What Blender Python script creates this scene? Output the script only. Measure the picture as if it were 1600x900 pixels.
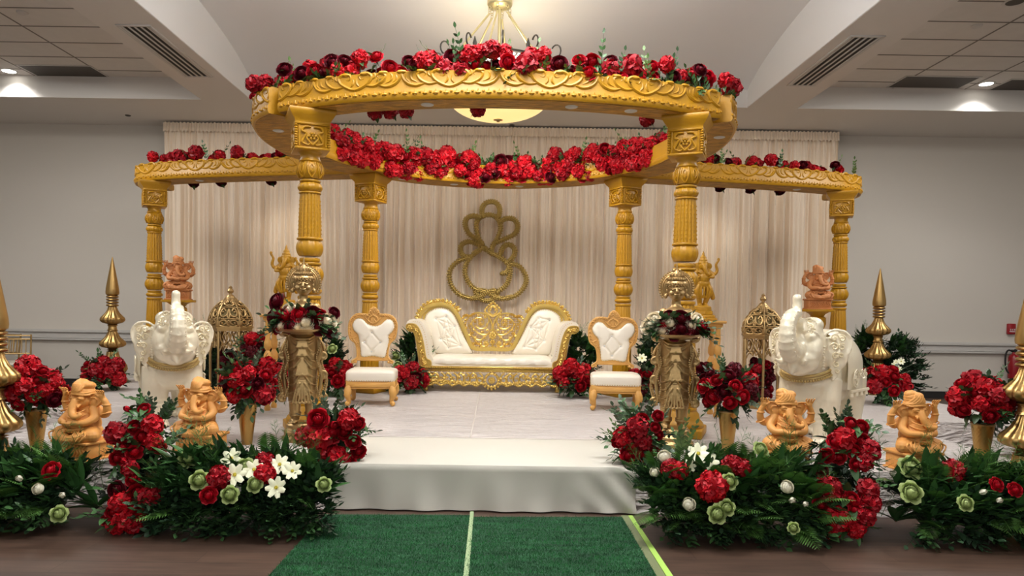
import bpy, math, random
import numpy as np
from mathutils import Vector, Matrix, Euler, noise

PI = math.pi
for o in list(bpy.data.objects): bpy.data.objects.remove(o)
scn = bpy.context.scene
COL = scn.collection

# ------------------------------------------------------------------ camera
FPX, CX, CY = 1110.0, 775.0, 520.8
CAMZ, PITCH, ROLL = 1.45, math.radians(1.9), math.radians(0.85)
cam_d = bpy.data.cameras.new('camera'); cam = bpy.data.objects.new('camera', cam_d); COL.objects.link(cam)
cam_d.sensor_width = 36; cam_d.lens = FPX/1600*36
cam_d.shift_x = (800-CX)/1600; cam_d.shift_y = (CY-450)/1600
CR = Euler((PI/2-PITCH, 0, 0)).to_matrix() @ Matrix.Rotation(ROLL, 3, 'Z')
cam.matrix_world = Matrix.Translation((0, 0, CAMZ)) @ CR.to_4x4()
cam_d.clip_end = 200
scn.camera = cam

# ------------------------------------------------------------------ world, exposure, lights
scn.view_settings.view_transform = 'Standard'; scn.view_settings.look = 'None'
scn.view_settings.gamma = 1; scn.view_settings.use_curve_mapping = False
scn.view_settings.exposure = 0.25
w = bpy.data.worlds.new('world'); scn.world = w; w.use_nodes = True
w.node_tree.nodes['Background'].inputs[0].default_value = (1.0, .99, .975, 1)
w.node_tree.nodes['Background'].inputs[1].default_value = 0.55

def light(name, kind, loc, energy, color=(1, .97, .93), rot=(0, 0, 0), **k):
    d = bpy.data.lights.new(name, kind); d.energy = energy; d.color = color
    for a, b in k.items(): setattr(d, a, b)
    o = bpy.data.objects.new(name, d); o.location = loc; o.rotation_euler = rot; COL.objects.link(o); return o
# hall ceiling fixtures over the aisle and the sides, plus an added vault fill
light('hall_ceiling_light', 'AREA', (0, 4.7, 4.95), 95, size=2.4, rot=(0, 0, 0))
light('hall_ceiling_light', 'AREA', (-6.4, 8.4, 4.85), 120, size=1.8)
light('hall_ceiling_light', 'AREA', (6.4, 8.4, 4.85), 120, size=1.8)
light('hall_ceiling_light', 'AREA', (-5.6, 3.4, 4.85), 90, size=1.6)
light('hall_ceiling_light', 'AREA', (5.6, 3.4, 4.85), 90, size=1.6)
light('vault_fill_light', 'AREA', (0, 5.0, 4.15), 360, size=2.0, rot=(PI, 0, 0), color=(.95, .97, 1))  # unseen fill aimed upward, added to brighten the vault; not a hanging fixture
light('hall_ceiling_light', 'AREA', (0, -3, 4.8), 90, size=3, rot=(math.radians(20), 0, 0))

# ------------------------------------------------------------------ helpers
def S(c):      # sRGB 0-255 -> linear
    return tuple(((v/255)/12.92 if v/255 <= .04045 else ((v/255+.055)/1.055)**2.4) for v in c)

def ray(px, py):
    return (CR @ Vector(((px-CX)/FPX, -(py-CY)/FPX, -1))).normalized()
def at(px, py, Y):
    d = ray(px, py); t = Y/d.y
    return Vector((d.x*t, Y, CAMZ+d.z*t))
STZ = .327
def on(px, py, z=STZ):
    d = ray(px, py); t = (z-CAMZ)/d.z
    return Vector((d.x*t, d.y*t, z))

def mat(name, col, rough=.5, metal=0, bump=0, bscale=40, var=0, vscale=6, island=0, spec=.5, stretch=None, sheen=0, kind='noise', bdist=.01, coat=0, sub=0, trans=0):
    m = bpy.data.materials.new(name); m.use_nodes = True
    nt = m.node_tree; N = nt.nodes; L = nt.links; b = N['Principled BSDF']
    c = S(col)
    b.inputs['Base Color'].default_value = (*c, 1); b.inputs['Roughness'].default_value = rough
    b.inputs['Metallic'].default_value = metal; b.inputs['Specular IOR Level'].default_value = spec
    b.inputs['Sheen Weight'].default_value = sheen; b.inputs['Coat Weight'].default_value = coat
    if sub:
        b.inputs['Subsurface Weight'].default_value = sub; b.inputs['Subsurface Scale'].default_value = .02
    tc = N.new('ShaderNodeTexCoord'); mp = N.new('ShaderNodeMapping'); L.new(tc.outputs['Object'], mp.inputs[0])
    if stretch: mp.inputs['Scale'].default_value = stretch
    cur = None
    if var or island:
        hs = N.new('ShaderNodeHueSaturation'); hs.inputs['Color'].default_value = (*c, 1)
        if var:
            nz = N.new('ShaderNodeTexNoise'); nz.inputs['Scale'].default_value = vscale; nz.inputs['Detail'].default_value = 4
            L.new(mp.outputs[0], nz.inputs['Vector'])
            mr = N.new('ShaderNodeMapRange'); mr.inputs[1].default_value = .3; mr.inputs[2].default_value = .7
            mr.inputs[3].default_value = 1-var; mr.inputs[4].default_value = 1+var
            L.new(nz.outputs[0], mr.inputs[0]); last = mr.outputs[0]
        if island:
            g = N.new('ShaderNodeNewGeometry'); mi = N.new('ShaderNodeMapRange')
            mi.inputs[3].default_value = 1-island; mi.inputs[4].default_value = 1+island
            L.new(g.outputs['Random Per Island'], mi.inputs[0])
            if var:
                mu = N.new('ShaderNodeMath'); mu.operation = 'MULTIPLY'; L.new(last, mu.inputs[0]); L.new(mi.outputs[0], mu.inputs[1]); last = mu.outputs[0]
            else: last = mi.outputs[0]
        L.new(last, hs.inputs['Value']); L.new(hs.outputs[0], b.inputs['Base Color'])
    if bump:
        if kind == 'voronoi':
            t = N.new('ShaderNodeTexVoronoi'); t.inputs['Scale'].default_value = bscale; out = t.outputs['Distance']
        elif kind == 'wave':
            t = N.new('ShaderNodeTexWave'); t.inputs['Scale'].default_value = bscale; t.inputs['Distortion'].default_value = 6; t.inputs['Detail'].default_value = 3; t.inputs['Detail Scale'].default_value = 1.5; out = t.outputs['Fac']
        else:
            t = N.new('ShaderNodeTexNoise'); t.inputs['Scale'].default_value = bscale; t.inputs['Detail'].default_value = 5; out = t.outputs[0]
        L.new(mp.outputs[0], t.inputs['Vector'])
        bp = N.new('ShaderNodeBump'); bp.inputs['Strength'].default_value = bump; bp.inputs['Distance'].default_value = bdist
        L.new(out, bp.inputs['Height']); L.new(bp.outputs[0], b.inputs['Normal'])
    return m

def emis(name, col, s, base=None):
    m = mat(name, base or col, .3); b = m.node_tree.nodes['Principled BSDF']
    b.inputs['Emission Color'].default_value = (*S(col), 1); b.inputs['Emission Strength'].default_value = s
    return m

class G:
    """collects geometry; build() links it as one mesh object"""
    def __init__(s): s.v = []; s.f = []; s.n = 0; s.m = []
    def add(s, v, f, M=None, mi=0):
        v = np.asarray(v, float)
        if M is not None:
            M = np.array(M); v = v @ M[:3, :3].T + M[:3, 3]
        s.v.append(v); n = s.n
        for q in f: s.f.append(tuple(i+n for i in q))
        s.m += [mi]*len(f); s.n += len(v); return s
    def join(s, g, M=None, mi=0):
        if g.n: s.add(np.concatenate(g.v), g.f, M, mi)
        return s
    def box(s, c, d, M=None, mi=0, bev=0, taper=1):
        x, y, z = d[0]/2, d[1]/2, d[2]/2
        if bev:
            b = min(bev, x*.9, y*.9, z*.9)
            prof = [(-z, b), (-z+b*.3, b*.3), (-z+b, 0), (z-b, 0), (z-b*.3, b*.3), (z, b)]
            vs = []; 
            for (zz, i) in prof:
                k = 1 if zz < 0 else taper
                X, Y = (x-i)*k, (y-i)*k; c2 = b*.6
                ring = [(-X+c2, -Y), (X-c2, -Y), (X, -Y+c2), (X, Y-c2), (X-c2, Y), (-X+c2, Y), (-X, Y-c2), (-X, -Y+c2)]
                vs += [(c[0]+a, c[1]+bb, c[2]+zz) for a, bb in ring]
            f = [tuple(range(7, -1, -1)), tuple(range(40, 48))]
            for r in range(5):
                for i in range(8): f.append((r*8+i, r*8+(i+1) % 8, r*8+8+(i+1) % 8, r*8+8+i))
            return s.add(vs, f, M, mi)
        v = []
        for (sz, k) in ((-1, 1), (1, taper)):
            for sx, sy in ((-1, -1), (1, -1), (1, 1), (-1, 1)): v.append((c[0]+sx*x*k, c[1]+sy*y*k, c[2]+sz*z))
        return s.add(v, [(3, 2, 1, 0), (4, 5, 6, 7), (0, 1, 5, 4), (1, 2, 6, 5), (2, 3, 7, 6), (3, 0, 4, 7)], M, mi)
    def lathe(s, prof, seg=32, c=(0, 0, 0), M=None, mi=0, mod=None, cap=True):
        # prof: list of (r, z); mod(r, z, ang) -> r
        v = []; f = []
        for (r, z) in prof:
            for i in range(seg):
                a = 2*PI*i/seg; rr = mod(r, z, a) if mod else r
                v.append((c[0]+rr*math.cos(a), c[1]+rr*math.sin(a), c[2]+z))
        for j in range(len(prof)-1):
            for i in range(seg):
                f.append((j*seg+i, j*seg+(i+1) % seg, (j+1)*seg+(i+1) % seg, (j+1)*seg+i))
        if cap:
            f.append(tuple(range(seg-1, -1, -1))); f.append(tuple(range((len(prof)-1)*seg, len(prof)*seg)))
        return s.add(v, f, M, mi)
    def ell(s, c, r, rot=(0, 0, 0), seg=16, M=None, mi=0):
        if not hasattr(r, '__len__'): r = (r, r, r)
        v = []; f = []; n = seg; m = max(4, seg//2)
        R = Euler(rot).to_matrix()
        def P(a, b): 
            p = R @ Vector((r[0]*math.sin(b)*math.cos(a), r[1]*math.sin(b)*math.sin(a), r[2]*math.cos(b)))
            return (p.x+c[0], p.y+c[1], p.z+c[2])
        v.append(P(0, 0))
        for j in range(1, m):
            for i in range(n): v.append(P(2*PI*i/n, PI*j/m))
        v.append(P(0, PI))
        for i in range(n): f.append((0, 1+i, 1+(i+1) % n))
        for j in range(m-2):
            for i in range(n):
                a = 1+j*n+i; b = 1+j*n+(i+1) % n; f.append((a, a+n, b+n, b))
        L = len(v)-1
        for i in range(n): f.append((L, 1+(m-2)*n+(i+1) % n, 1+(m-2)*n+i))
        return s.add(v, f, M, mi)
    def tube(s, pts, rad, seg=8, M=None, mi=0, closed=False, flat=None, ends=False):
        P = [Vector(p) for p in pts]; n = len(P)
        if not hasattr(rad, '__len__'): rad = [rad]*n
        if len(rad) != n: rad = list(np.interp(np.linspace(0, 1, n), np.linspace(0, 1, len(rad)), rad))
        v = []; f = []; up = None
        for i in range(n):
            t = (P[(i+1) % n]-P[i-1]) if closed else (P[min(i+1, n-1)]-P[max(i-1, 0)])
            if t.length < 1e-9: t = Vector((0, 0, 1))
            t.normalize()
            if flat is not None: up = Vector(flat)
            elif up is None: up = Vector((0, 0, 1)) if abs(t.z) < .9 else Vector((0, 1, 0))
            a = t.cross(up)
            if a.length < 1e-6: a = t.orthogonal()
            a.normalize(); b = a.cross(t); up = b
            for k in range(seg):
                th = 2*PI*k/seg; p = P[i]+(a*math.cos(th)+b*math.sin(th))*rad[i]; v.append(tuple(p))
        for i in range(n if closed else n-1):
            for k in range(seg):
                i2 = (i+1) % n
                f.append((i*seg+k, i2*seg+k, i2*seg+(k+1) % seg, i*seg+(k+1) % seg))
        if not closed:
            f.append(tuple(range(seg))); f.append(tuple(range(n*seg-1, (n-1)*seg-1, -1)))
        s.add(v, f, M, mi)
        if ends:
            for q in (0, -1): s.ell(tuple(P[q]), rad[q], seg=max(8, seg), M=M, mi=mi)
        return s
    def sweep(s, pts, prof, up=(0, 0, 1), closed=False, M=None, mi=0, scale=None):
        # planar path, prof = closed polygon of (a, b): a sideways, b along up
        P = [Vector(p) for p in pts]; n = len(P); U = Vector(up); k = len(prof); v = []; f = []
        for i in range(n):
            t = (P[(i+1) % n]-P[i-1]) if closed else (P[min(i+1, n-1)]-P[max(i-1, 0)])
            t.normalize(); a = t.cross(U); a.normalize(); sc = scale[i] if scale is not None else 1
            for (x, y) in prof: v.append(tuple(P[i]+a*x*sc+U*y*(sc if scale is not None else 1)))
        for i in range(n if closed else n-1):
            i2 = (i+1) % n
            for j in range(k): f.append((i*k+j, i2*k+j, i2*k+(j+1) % k, i*k+(j+1) % k))
        if not closed:
            f.append(tuple(range(k))); f.append(tuple(range(n*k-1, (n-1)*k-1, -1)))
        return s.add(v, f, M, mi)
    def prism(s, outl, y0, y1, M=None, mi=0, axis='y'):
        n = len(outl); v = []
        for yy in (y0, y1):
            for (x, z) in outl: v.append((x, yy, z) if axis == 'y' else (x, z, yy))
        f = [tuple(range(n)), tuple(range(2*n-1, n-1, -1))]
        for i in range(n): f.append((i, i+n, (i+1) % n+n, (i+1) % n))
        return s.add(v, f, M, mi)
    def mesh(s, name, mats, smooth=True, auto=True):
        me = bpy.data.meshes.new(name)
        V = np.concatenate(s.v) if s.v else np.zeros((0, 3))
        me.from_pydata(V.tolist(), [], s.f)
        if not isinstance(mats, (list, tuple)): mats = [mats]
        for m in mats: me.materials.append(m)
        if len(mats) > 1: me.polygons.foreach_set('material_index', s.m)
        if smooth:
            me.polygons.foreach_set('use_smooth', [True]*len(me.polygons))
        import bmesh
        bm = bmesh.new(); bm.from_mesh(me); bmesh.ops.recalc_face_normals(bm, faces=bm.faces) if auto else None
        if smooth:
            for e in bm.edges:
                if len(e.link_faces) == 2 and e.calc_face_angle(0) > .75: e.smooth = False
        bm.to_mesh(me); bm.free(); me.update()
        return me
    def build(s, name, mats, parent=None, smooth=True, auto=True, loc=None):
        return obj(name, s.mesh(name, mats, smooth, auto), parent, loc)

def obj(name, me, parent=None, loc=None, rot=None, scale=None):
    o = bpy.data.objects.new(name, me); COL.objects.link(o)
    if parent: o.parent = parent
    if loc is not None: o.location = loc
    if rot is not None: o.rotation_euler = rot
    if scale is not None: o.scale = scale if hasattr(scale, '__len__') else (scale,)*3
    return o
def tag(o, label=None, cat=None, group=None, kind=None):
    if label: o['label'] = label
    if cat: o['category'] = cat
    if group: o['group'] = group
    if kind: o['kind'] = kind
    return o
def thing(name, label, cat, loc=(0, 0, 0), rz=0, group=None):
    o = bpy.data.objects.new(name, None); COL.objects.link(o); o.empty_display_size = .1
    o.location = loc; o.rotation_euler = (0, 0, rz); return tag(o, label, cat, group)
def struct(o): o['kind'] = 'structure'; return o
def copy_tree(o, parent=None):
    c = o.copy(); COL.objects.link(c); c.parent = parent
    for ch in list(o.children): copy_tree(ch, c)
    return c
def remat(o, m):
    for c in [o]+list(o.children_recursive):
        if c.type == 'MESH':
            for i, sl in enumerate(c.material_slots): sl.link = 'OBJECT'; sl.material = m

def cr(pts, n=8, closed=False):
    """Catmull-Rom through pts"""
    P = [np.array(p, float) for p in pts]; N = len(P); out = []
    for i in range(N if closed else N-1):
        if closed: a, b, c, d = P[i-1], P[i], P[(i+1) % N], P[(i+2) % N]
        else: a, b, c, d = P[max(i-1, 0)], P[i], P[i+1], P[min(i+2, N-1)]
        for k in range(n):
            t = k/n
            out.append(.5*((2*b)+(-a+c)*t+(2*a-5*b+4*c-d)*t*t+(-a+3*b-3*c+d)*t**3))
    if not closed: out.append(P[-1])
    return out

def blob(g, name, m, parent=None, voxel=.01, smooth=3, loc=None, fac=.5):
    """one continuous surface from overlapping closed shapes"""
    me = bpy.data.meshes.new(name+'_src'); me.from_pydata(np.concatenate(g.v).tolist(), [], g.f)
    import bmesh
    bm = bmesh.new(); bm.from_mesh(me); bmesh.ops.recalc_face_normals(bm, faces=bm.faces); bm.to_mesh(me); bm.free()
    o = bpy.data.objects.new(name+'_src', me); COL.objects.link(o)
    r = o.modifiers.new('r', 'REMESH'); r.mode = 'VOXEL'; r.voxel_size = voxel
    if smooth:
        q = o.modifiers.new('s', 'SMOOTH'); q.iterations = smooth; q.factor = fac
    dg = bpy.context.evaluated_depsgraph_get(); ev = o.evaluated_get(dg)
    nm = bpy.data.meshes.new_from_object(ev); nm.name = name
    bpy.data.objects.remove(o)
    nm.materials.clear(); nm.materials.append(m)
    nm.polygons.foreach_set('use_smooth', [True]*len(nm.polygons))
    return obj(name, nm, parent, loc)

def spiral(c, r0, a0, turns, r1=.1, n=16, hand=1):
    """2-D spiral points from radius r0 at angle a0 inwards"""
    out = []
    for i in range(n+1):
        t = i/n; r = r0*(1-t)+r0*r1*t; a = a0+hand*turns*2*PI*t
        out.append((c[0]+r*math.cos(a), c[1]+r*math.sin(a)))
    return out

# ------------------------------------------------------------------ materials
M_wall = mat('wall_paint', (206, 200, 190), .8, bump=.05, bscale=60)
M_ceil = mat('ceiling_paint', (216, 212, 206), .85, bump=.05, bscale=30)
M_trim = mat('white_trim', (196, 193, 188), .5)
M_tile = mat('acoustic_tile', (212, 208, 202), .9, bump=.25, bscale=180, bdist=.004, var=.03)
M_grid = mat('ceiling_grid', (120, 114, 106), .6)
M_dark = mat('dark_grille', (78, 73, 66), .7, bump=.4, bscale=90)
M_black = mat('black_slot', (30, 27, 25), .7)
M_och = mat('ochre_paint', (180, 130, 10), .42, bump=.3, bscale=70, var=.08, vscale=5, bdist=.003)
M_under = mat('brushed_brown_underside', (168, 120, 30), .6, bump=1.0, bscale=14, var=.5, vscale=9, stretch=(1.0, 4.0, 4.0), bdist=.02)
M_gold = mat('light_gold', (222, 190, 104), .28, .72, bump=.1, bscale=60, bdist=.003)
M_brass = mat('antique_brass', (180, 150, 102), .38, .82, bump=.15, bscale=50, var=.12, vscale=9, bdist=.003)
M_fin = mat('satin_bronze_gold', (176, 143, 88), .34, .85, bump=.06, bscale=30, var=.06)
M_pearl = mat('pearl_cream', (238, 228, 202), .28, .12, coat=.4, bump=.35, bscale=34, bdist=.006, var=.04)
M_leath = mat('cream_leather', (232, 224, 208), .38, bump=.05, bscale=120, coat=.15)
M_owood = mat('orange_gold_wood', (212, 160, 84), .45, bump=.15, bscale=50, var=.06, bdist=.003)
M_terra = mat('ochre_terracotta', (216, 152, 78), .55, bump=.2, bscale=60, var=.08, bdist=.003)
M_terra2 = mat('brown_terracotta', (196, 128, 74), .6, bump=.2, bscale=60, var=.08, bdist=.003)
M_stud = mat('nail_studs', (200, 170, 100), .3, .8)
M_crys = mat('crystal_button', (235, 235, 235), .1, .3)
M_red = [mat('bright_red_petal', (184, 10, 28), .5, island=.3, spec=.3), mat('crimson_petal', (158, 8, 26), .5, island=.3, spec=.3), mat('burgundy_petal', (92, 8, 24), .5, island=.3, spec=.3)]
M_rosered = mat('rose_red_petal', (176, 12, 32), .5, island=.25, spec=.3)
M_white = mat('white_petal', (240, 236, 216), .55, island=.06)
M_cream = mat('cream_petal', (242, 230, 204), .55, island=.06)
M_lime = mat('pale_green_petal', (170, 188, 118), .55, island=.15)
M_lemon = mat('lemon_white_petal', (238, 240, 206), .55, island=.05)
M_yc = mat('yellow_flower_centre', (205, 190, 60), .7)
M_leaf = mat('deep_green_leaf', (58, 92, 50), .4, island=.45)
M_leafb = mat('dark_green_leaf', (42, 68, 44), .45, island=.45)
M_leafl = mat('fresh_green_leaf', (88, 118, 60), .45, island=.35)
M_fern = mat('fern_green', (78, 120, 52), .5, island=.35)
M_sage = mat('sage_green_leaf', (88, 108, 82), .55, island=.3)
M_stem = mat('stem_green', (66, 72, 38), .6)

# ================================================================== THE ROOM
WY, SOFZ, ACTZ = 12.57, 4.59, 4.92
def wood_floor():
    m = bpy.data.materials.new('dark_plank_floor'); m.use_nodes = True; N = m.node_tree.nodes; L = m.node_tree.links; b = N['Principled BSDF']
    tc = N.new('ShaderNodeTexCoord'); br = N.new('ShaderNodeTexBrick'); L.new(tc.outputs['Object'], br.inputs[0])
    br.offset = .4; br.inputs['Scale'].default_value = 1; br.inputs['Brick Width'].default_value = 1.2; br.inputs['Row Height'].default_value = .18
    br.inputs['Mortar Size'].default_value = .002; br.inputs['Color1'].default_value = (*S((84, 64, 52)), 1); br.inputs['Color2'].default_value = (*S((68, 51, 41)), 1)
    br.inputs['Mortar'].default_value = (*S((50, 38, 30)), 1)
    mp = N.new('ShaderNodeMapping'); mp.inputs['Scale'].default_value = (1.2, 14, 1); L.new(tc.outputs['Object'], mp.inputs[0])
    nz = N.new('ShaderNodeTexNoise'); nz.inputs['Scale'].default_value = 2.5; nz.inputs['Detail'].default_value = 6; L.new(mp.outputs[0], nz.inputs[0])
    mr = N.new('ShaderNodeMapRange'); mr.inputs[1].default_value = .3; mr.inputs[2].default_value = .7; mr.inputs[3].default_value = .7; mr.inputs[4].default_value = 1.3; L.new(nz.outputs[0], mr.inputs[0])
    hs = N.new('ShaderNodeHueSaturation'); L.new(br.outputs[0], hs.inputs['Color']); L.new(mr.outputs[0], hs.inputs['Value']); L.new(hs.outputs[0], b.inputs['Base Color'])
    b.inputs['Roughness'].default_value = .42
    return m
struct(G().box((0, 5, -.05), (24, 18, .1)).build('floor', wood_floor(), smooth=False))
struct(G().box((0, WY+.1, 2.4), (24, .2, 5)).build('wall_back', M_wall, smooth=False))
for s_ in (-1, 1): struct(G().box((s_*11.6, 4.6, 2.5), (.2, 16.2, 5)).build('wall_left' if s_ < 0 else 'wall_right', M_wall, smooth=False))
g = G().box((0, WY-.02, .89), (24, .05, .1)).box((0, WY-.035, .955), (24, .08, .035), bev=.01).box((0, WY-.03, .815), (24, .065, .035), bev=.01).box((0, WY-.015, .86), (24, .04, .03), bev=.01)
g.box((0, WY-.03, .985), (24, .05, .02))
struct(g.build('trim_1', M_trim))
struct(G().box((0, WY-.012, .06), (24, .02, .12)).build('baseboard_back', mat('black_baseboard', (34, 32, 32), .5), smooth=False))

# ceiling: soffit band at back, two lengthwise beams, barrel recess between, tile trays outside
XI, XO, YB = 3.79, 4.55, 10.96
g = G()
g.box((0, (YB+WY)/2, SOFZ+.2), (24, WY-YB, .4))
for s in (-1, 1):
    g.box((s*(XI+XO)/2, (YB-3)/2, SOFZ+.6), (XO-XI, YB+3, 1.2))
struct(g.build('ceiling', M_ceil, smooth=False))
# barrel recess
g = G(); prof = []
for i in range(41):
    t = i/40; a = PI/2*t
    prof.append((11.2-3.4*math.sin(a)**1.0 if 0 else 11.2-3.6*(1-math.cos(a)), SOFZ+.74*math.sin(a)))
prof.append((-3, SOFZ+.8))
v = []; f = []
for (y, z) in prof: v += [(-XI-.01, y, z), (XI+.01, y, z)]
for i in range(len(prof)-1): f.append((2*i, 2*i+1, 2*i+3, 2*i+2))
g.add(v, f)
o = struct(g.build('ceiling_vault', mat('vault_paint', (222, 220, 218), .8), auto=False))
o.name = 'ceiling'
for s in (-1, 1):
    struct(G().box((s*(XI-.004), 4.1, SOFZ+.405), (.006, 14.2, .8)).build('trim_2' if s < 0 else 'trim_3', mat('vault_side_paint', (228, 226, 222), .8), smooth=False))
# acoustic tile trays
for s in (-1, 1):
    g = G().box((s*(XO+4), 4, ACTZ+.03), (8, 14, .06))
    o = struct(g.build('ceiling', M_tile, smooth=False))
    gg = G()
    for k in range(8): gg.box((s*(XO+.35+.9*k*1.22), 4, ACTZ-.001), (.022, 14, .006))
    for k in range(18): gg.box((s*(XO+4), YB-.55*k*1.0-.28, ACTZ-.001), (8, .022, .006))
    struct(gg.build('trim_%d' % (4 if s < 0 else 5), M_grid, smooth=False))
# inner step of the tray
def ceil_thing(name, label, cat, loc, parts, group=None):
    t = thing(name, label, cat, loc, 0, group)
    for (n, gg, m) in parts: gg.build(n, m, t)
    return t
# slot vents on the beams
for s, lab in ((-1, 'long white slot air vent in the left ceiling beam'), (1, 'long white slot air vent in the right ceiling beam')):
    a = at(235 if s < 0 else 1325, 66 if s < 0 else 84, 1); 
    fr = G(); sl = G(); W_, L_ = .36, 1.75
    for x in (-W_/2, W_/2): fr.box((x, 0, -.008), (.035, L_, .016), bev=.004)
    for y in (-L_/2, L_/2): fr.box((0, y, -.008), (W_+.035, .035, .016), bev=.004)
    bk = G().box((0, 0, -.003), (W_, L_, .004))
    for k in range(5): sl.box((-.144+.072*k, 0, -.009), (.022, L_-.03, .01), bev=.002)
    ceil_thing('slot_vent', lab, 'air vent', (s*(4.13), 8.97, SOFZ), [('frame', fr, M_trim), ('backing', bk, M_black), ('slat', sl, M_trim)])
# dark return grilles set in the tile grid
for px, py, lab in ((100, 111, 'dark square return grille in the tiles at left'), (1458, 128, 'dark square return grille in the tiles beside the right downlight'), (1618, 133, 'dark return grille cut by the right edge of the picture')):
    d = ray(px, py); t_ = (ACTZ-CAMZ)/d.z; p = Vector((d.x*t_, d.y*t_, ACTZ))
    fr = G(); 
    for x in (-.54, .54): fr.box((x, 0, -.006), (.02, .52, .01))
    for y in (-.26, .26): fr.box((0, y, -.006), (1.1, .02, .01))
    ceil_thing('return_grille', lab, 'air grille', p, [('panel', G().box((0, 0, -.004), (1.08, .52, .006)), M_dark), ('frame', fr, M_trim)])
EM_can = emis('downlight_glow', (255, 250, 240), 9)
for px, py, lab in ((14, 111, 'round lit downlight at far left'), (1541, 131, 'round lit downlight near the right grille'), (1586, 3, 'round unlit speaker grille at the top right corner')):
    d = ray(px, py); t_ = (ACTZ-CAMZ)/d.z; p = Vector((d.x*t_, d.y*t_, ACTZ))
    lit = 'unlit' not in lab
    rg = G().lathe([(.085, -.004), (.12, -.006), (.125, -.002), (.125, .0)], 32, cap=False)
    ceil_thing('downlight' if lit else 'ceiling_speaker', lab, 'downlight' if lit else 'speaker', p, [('trim_ring', rg, M_trim), ('lens' if lit else 'grille', G().lathe([(.001, -.0075), (.09, -.005)], 32, cap=False), EM_can if lit else M_dark)])
    if lit: light('downlight_lamp', 'SPOT', p-Vector((0, 0, .03)), 60, spot_size=2.2, spot_blend=.6, shadow_soft_size=.08, color=(1, .97, .95))
for px, py, z, lab in ((35, 19, ACTZ, 'small round sprinkler cover in the tiles at left'), (1526, 40, ACTZ, 'small round sprinkler cover in the tiles at right'), (1102, 5, SOFZ+.74, 'small round detector on the vault right of the hanging lamp'), (200, 180, SOFZ, 'tiny dark sprinkler on the soffit left of the drape'), (800, 195, SOFZ, 'tiny dark sprinkler on the soffit above the drape')):
    d = ray(px, py); t_ = (z-CAMZ)/d.z; p = Vector((d.x*t_, d.y*t_, z-.001))
    if z > 5: p.z -= .012
    t = tag(G().lathe([(.001, -.02), (.05, -.02), (.062, -.01), (.065, 0)], 24).build('sprinkler_cover' if z != SOFZ+.74 else 'smoke_detector', M_trim if py < 100 else M_dark, loc=p), lab, 'ceiling fitting')
    if z == SOFZ: t.scale = (.7,)*3

# ================================================================== WALL THINGS
# fire alarm pull station
p = at(1578, 514, WY)
t = thing('fire_alarm_box', 'small red fire alarm box with white lettering on the right wall', 'fire alarm', p)
G().box((0, -.03, 0), (.13, .06, .19), bev=.01).build('housing', mat('alarm_red', (150, 20, 30), .4), t)
g = G()
for (x, z) in ((-.035, .0), (.0, .0), (.035, .0)):
    g.box((x, -.063, -.012), (.004, .004, .028)); g.box((x+.008, -.063, .0), (.016, .004, .004)); g.box((x+.008, -.063, -.012), (.012, .004, .004)); g.box((x+.008, -.063, -.024), (.016, .004, .004))
g.box((0, -.063, -.045), (.1, .004, .012))
g.build('pull_handle', mat('alarm_white', (235, 235, 235), .4), t)
# extinguisher
p = at(1583, 592, WY-.16)
t = thing('fire_extinguisher', 'red fire extinguisher with black hose on the wall behind the near right finial', 'fire extinguisher', p)
G().lathe([(.02, 0), (.08, .005), (.085, .03), (.085, .36), (.07, .41), (.03, .44), (.025, .47)], 24).build('cylinder', mat('extinguisher_red', (140, 14, 26), .3), t)
g = G().box((0, 0, .49), (.04, .1, .04)).box((0, -.07, .52), (.025, .12, .015), bev=.004)
g.tube(cr([(-.02, 0, .48), (-.12, -.02, .5), (-.17, -.03, .4), (-.16, -.03, .2), (-.1, -.02, .1)], 6), .014, 8); g.build('hose', M_black, t)

# ------------------------------------------------------------------ chandelier
CD = 8.9; cc = at(781, 8, CD); CZ = SOFZ+.67
t = thing('chandelier', 'brass bowl chandelier with crystal ring hanging above the canopy', 'chandelier', (cc.x, CD, 0))
M_cbr = mat('pale_brass', (208, 196, 150), .3, .7); M_iron = mat('dark_scroll_iron', (84, 80, 74), .4, .8)
G().lathe([(.001, CZ-.1), (.06, CZ-.1), (.14, CZ-.075), (.155, CZ-.05), (.155, CZ+.0)], 32).build('ceiling_plate', M_cbr, t)
G().tube([(0, 0, CZ-.08), (0, 0, 3.95)], .022, 12).build('rod', M_cbr, t)
RZ = 4.45; RR = .62
g = G()
for i in range(6):
    a = PI*i/3+.3; g.tube([(.13*math.cos(a), .13*math.sin(a), CZ-.17), (RR*math.cos(a), RR*math.sin(a), RZ)], .013, 8)
    q = (.13*math.cos(a), .13*math.sin(a), CZ-.13)
    for k in range(3):
        cx_ = (q[0], q[1], q[2]-.03*k+.03); g.tube([(cx_[0]+.016*math.cos(b), cx_[1]+(.016*math.sin(b) if k % 2 else 0), cx_[2]+.022*math.sin(b)) for b in np.linspace(0, 2*PI, 9)[:-1]], .004, 6, closed=True)
g.build('support_rod', M_cbr, t)
g = G().tube([(RR*math.cos(a), RR*math.sin(a), RZ) for a in np.linspace(0, 2*PI, 49)[:-1]], .016, 8, closed=True)
g.tube([(RR*math.cos(a), RR*math.sin(a), RZ-.26) for a in np.linspace(0, 2*PI, 49)[:-1]], .016, 8, closed=True)
for i in range(12):
    a = 2*PI*i/12+.05; ca, sa = math.cos(a), math.sin(a)
    P2 = [(RR, RZ-.2)]+[(RR+.14+.06*math.cos(b), RZ+.08+.075*math.sin(b)) for b in np.linspace(-2.2, 2.6, 12)]
    g.tube([(r*ca, r*sa, z) for r, z in P2], .01, 6)
    if i % 2 == 0: g.lathe([(.005, -.02), (.022, .0), (.014, .05), (.026, .09), (.004, .17)], 8, c=(RR*ca, RR*sa, RZ))
g.build('scroll_ring', M_iron, t)
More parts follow.
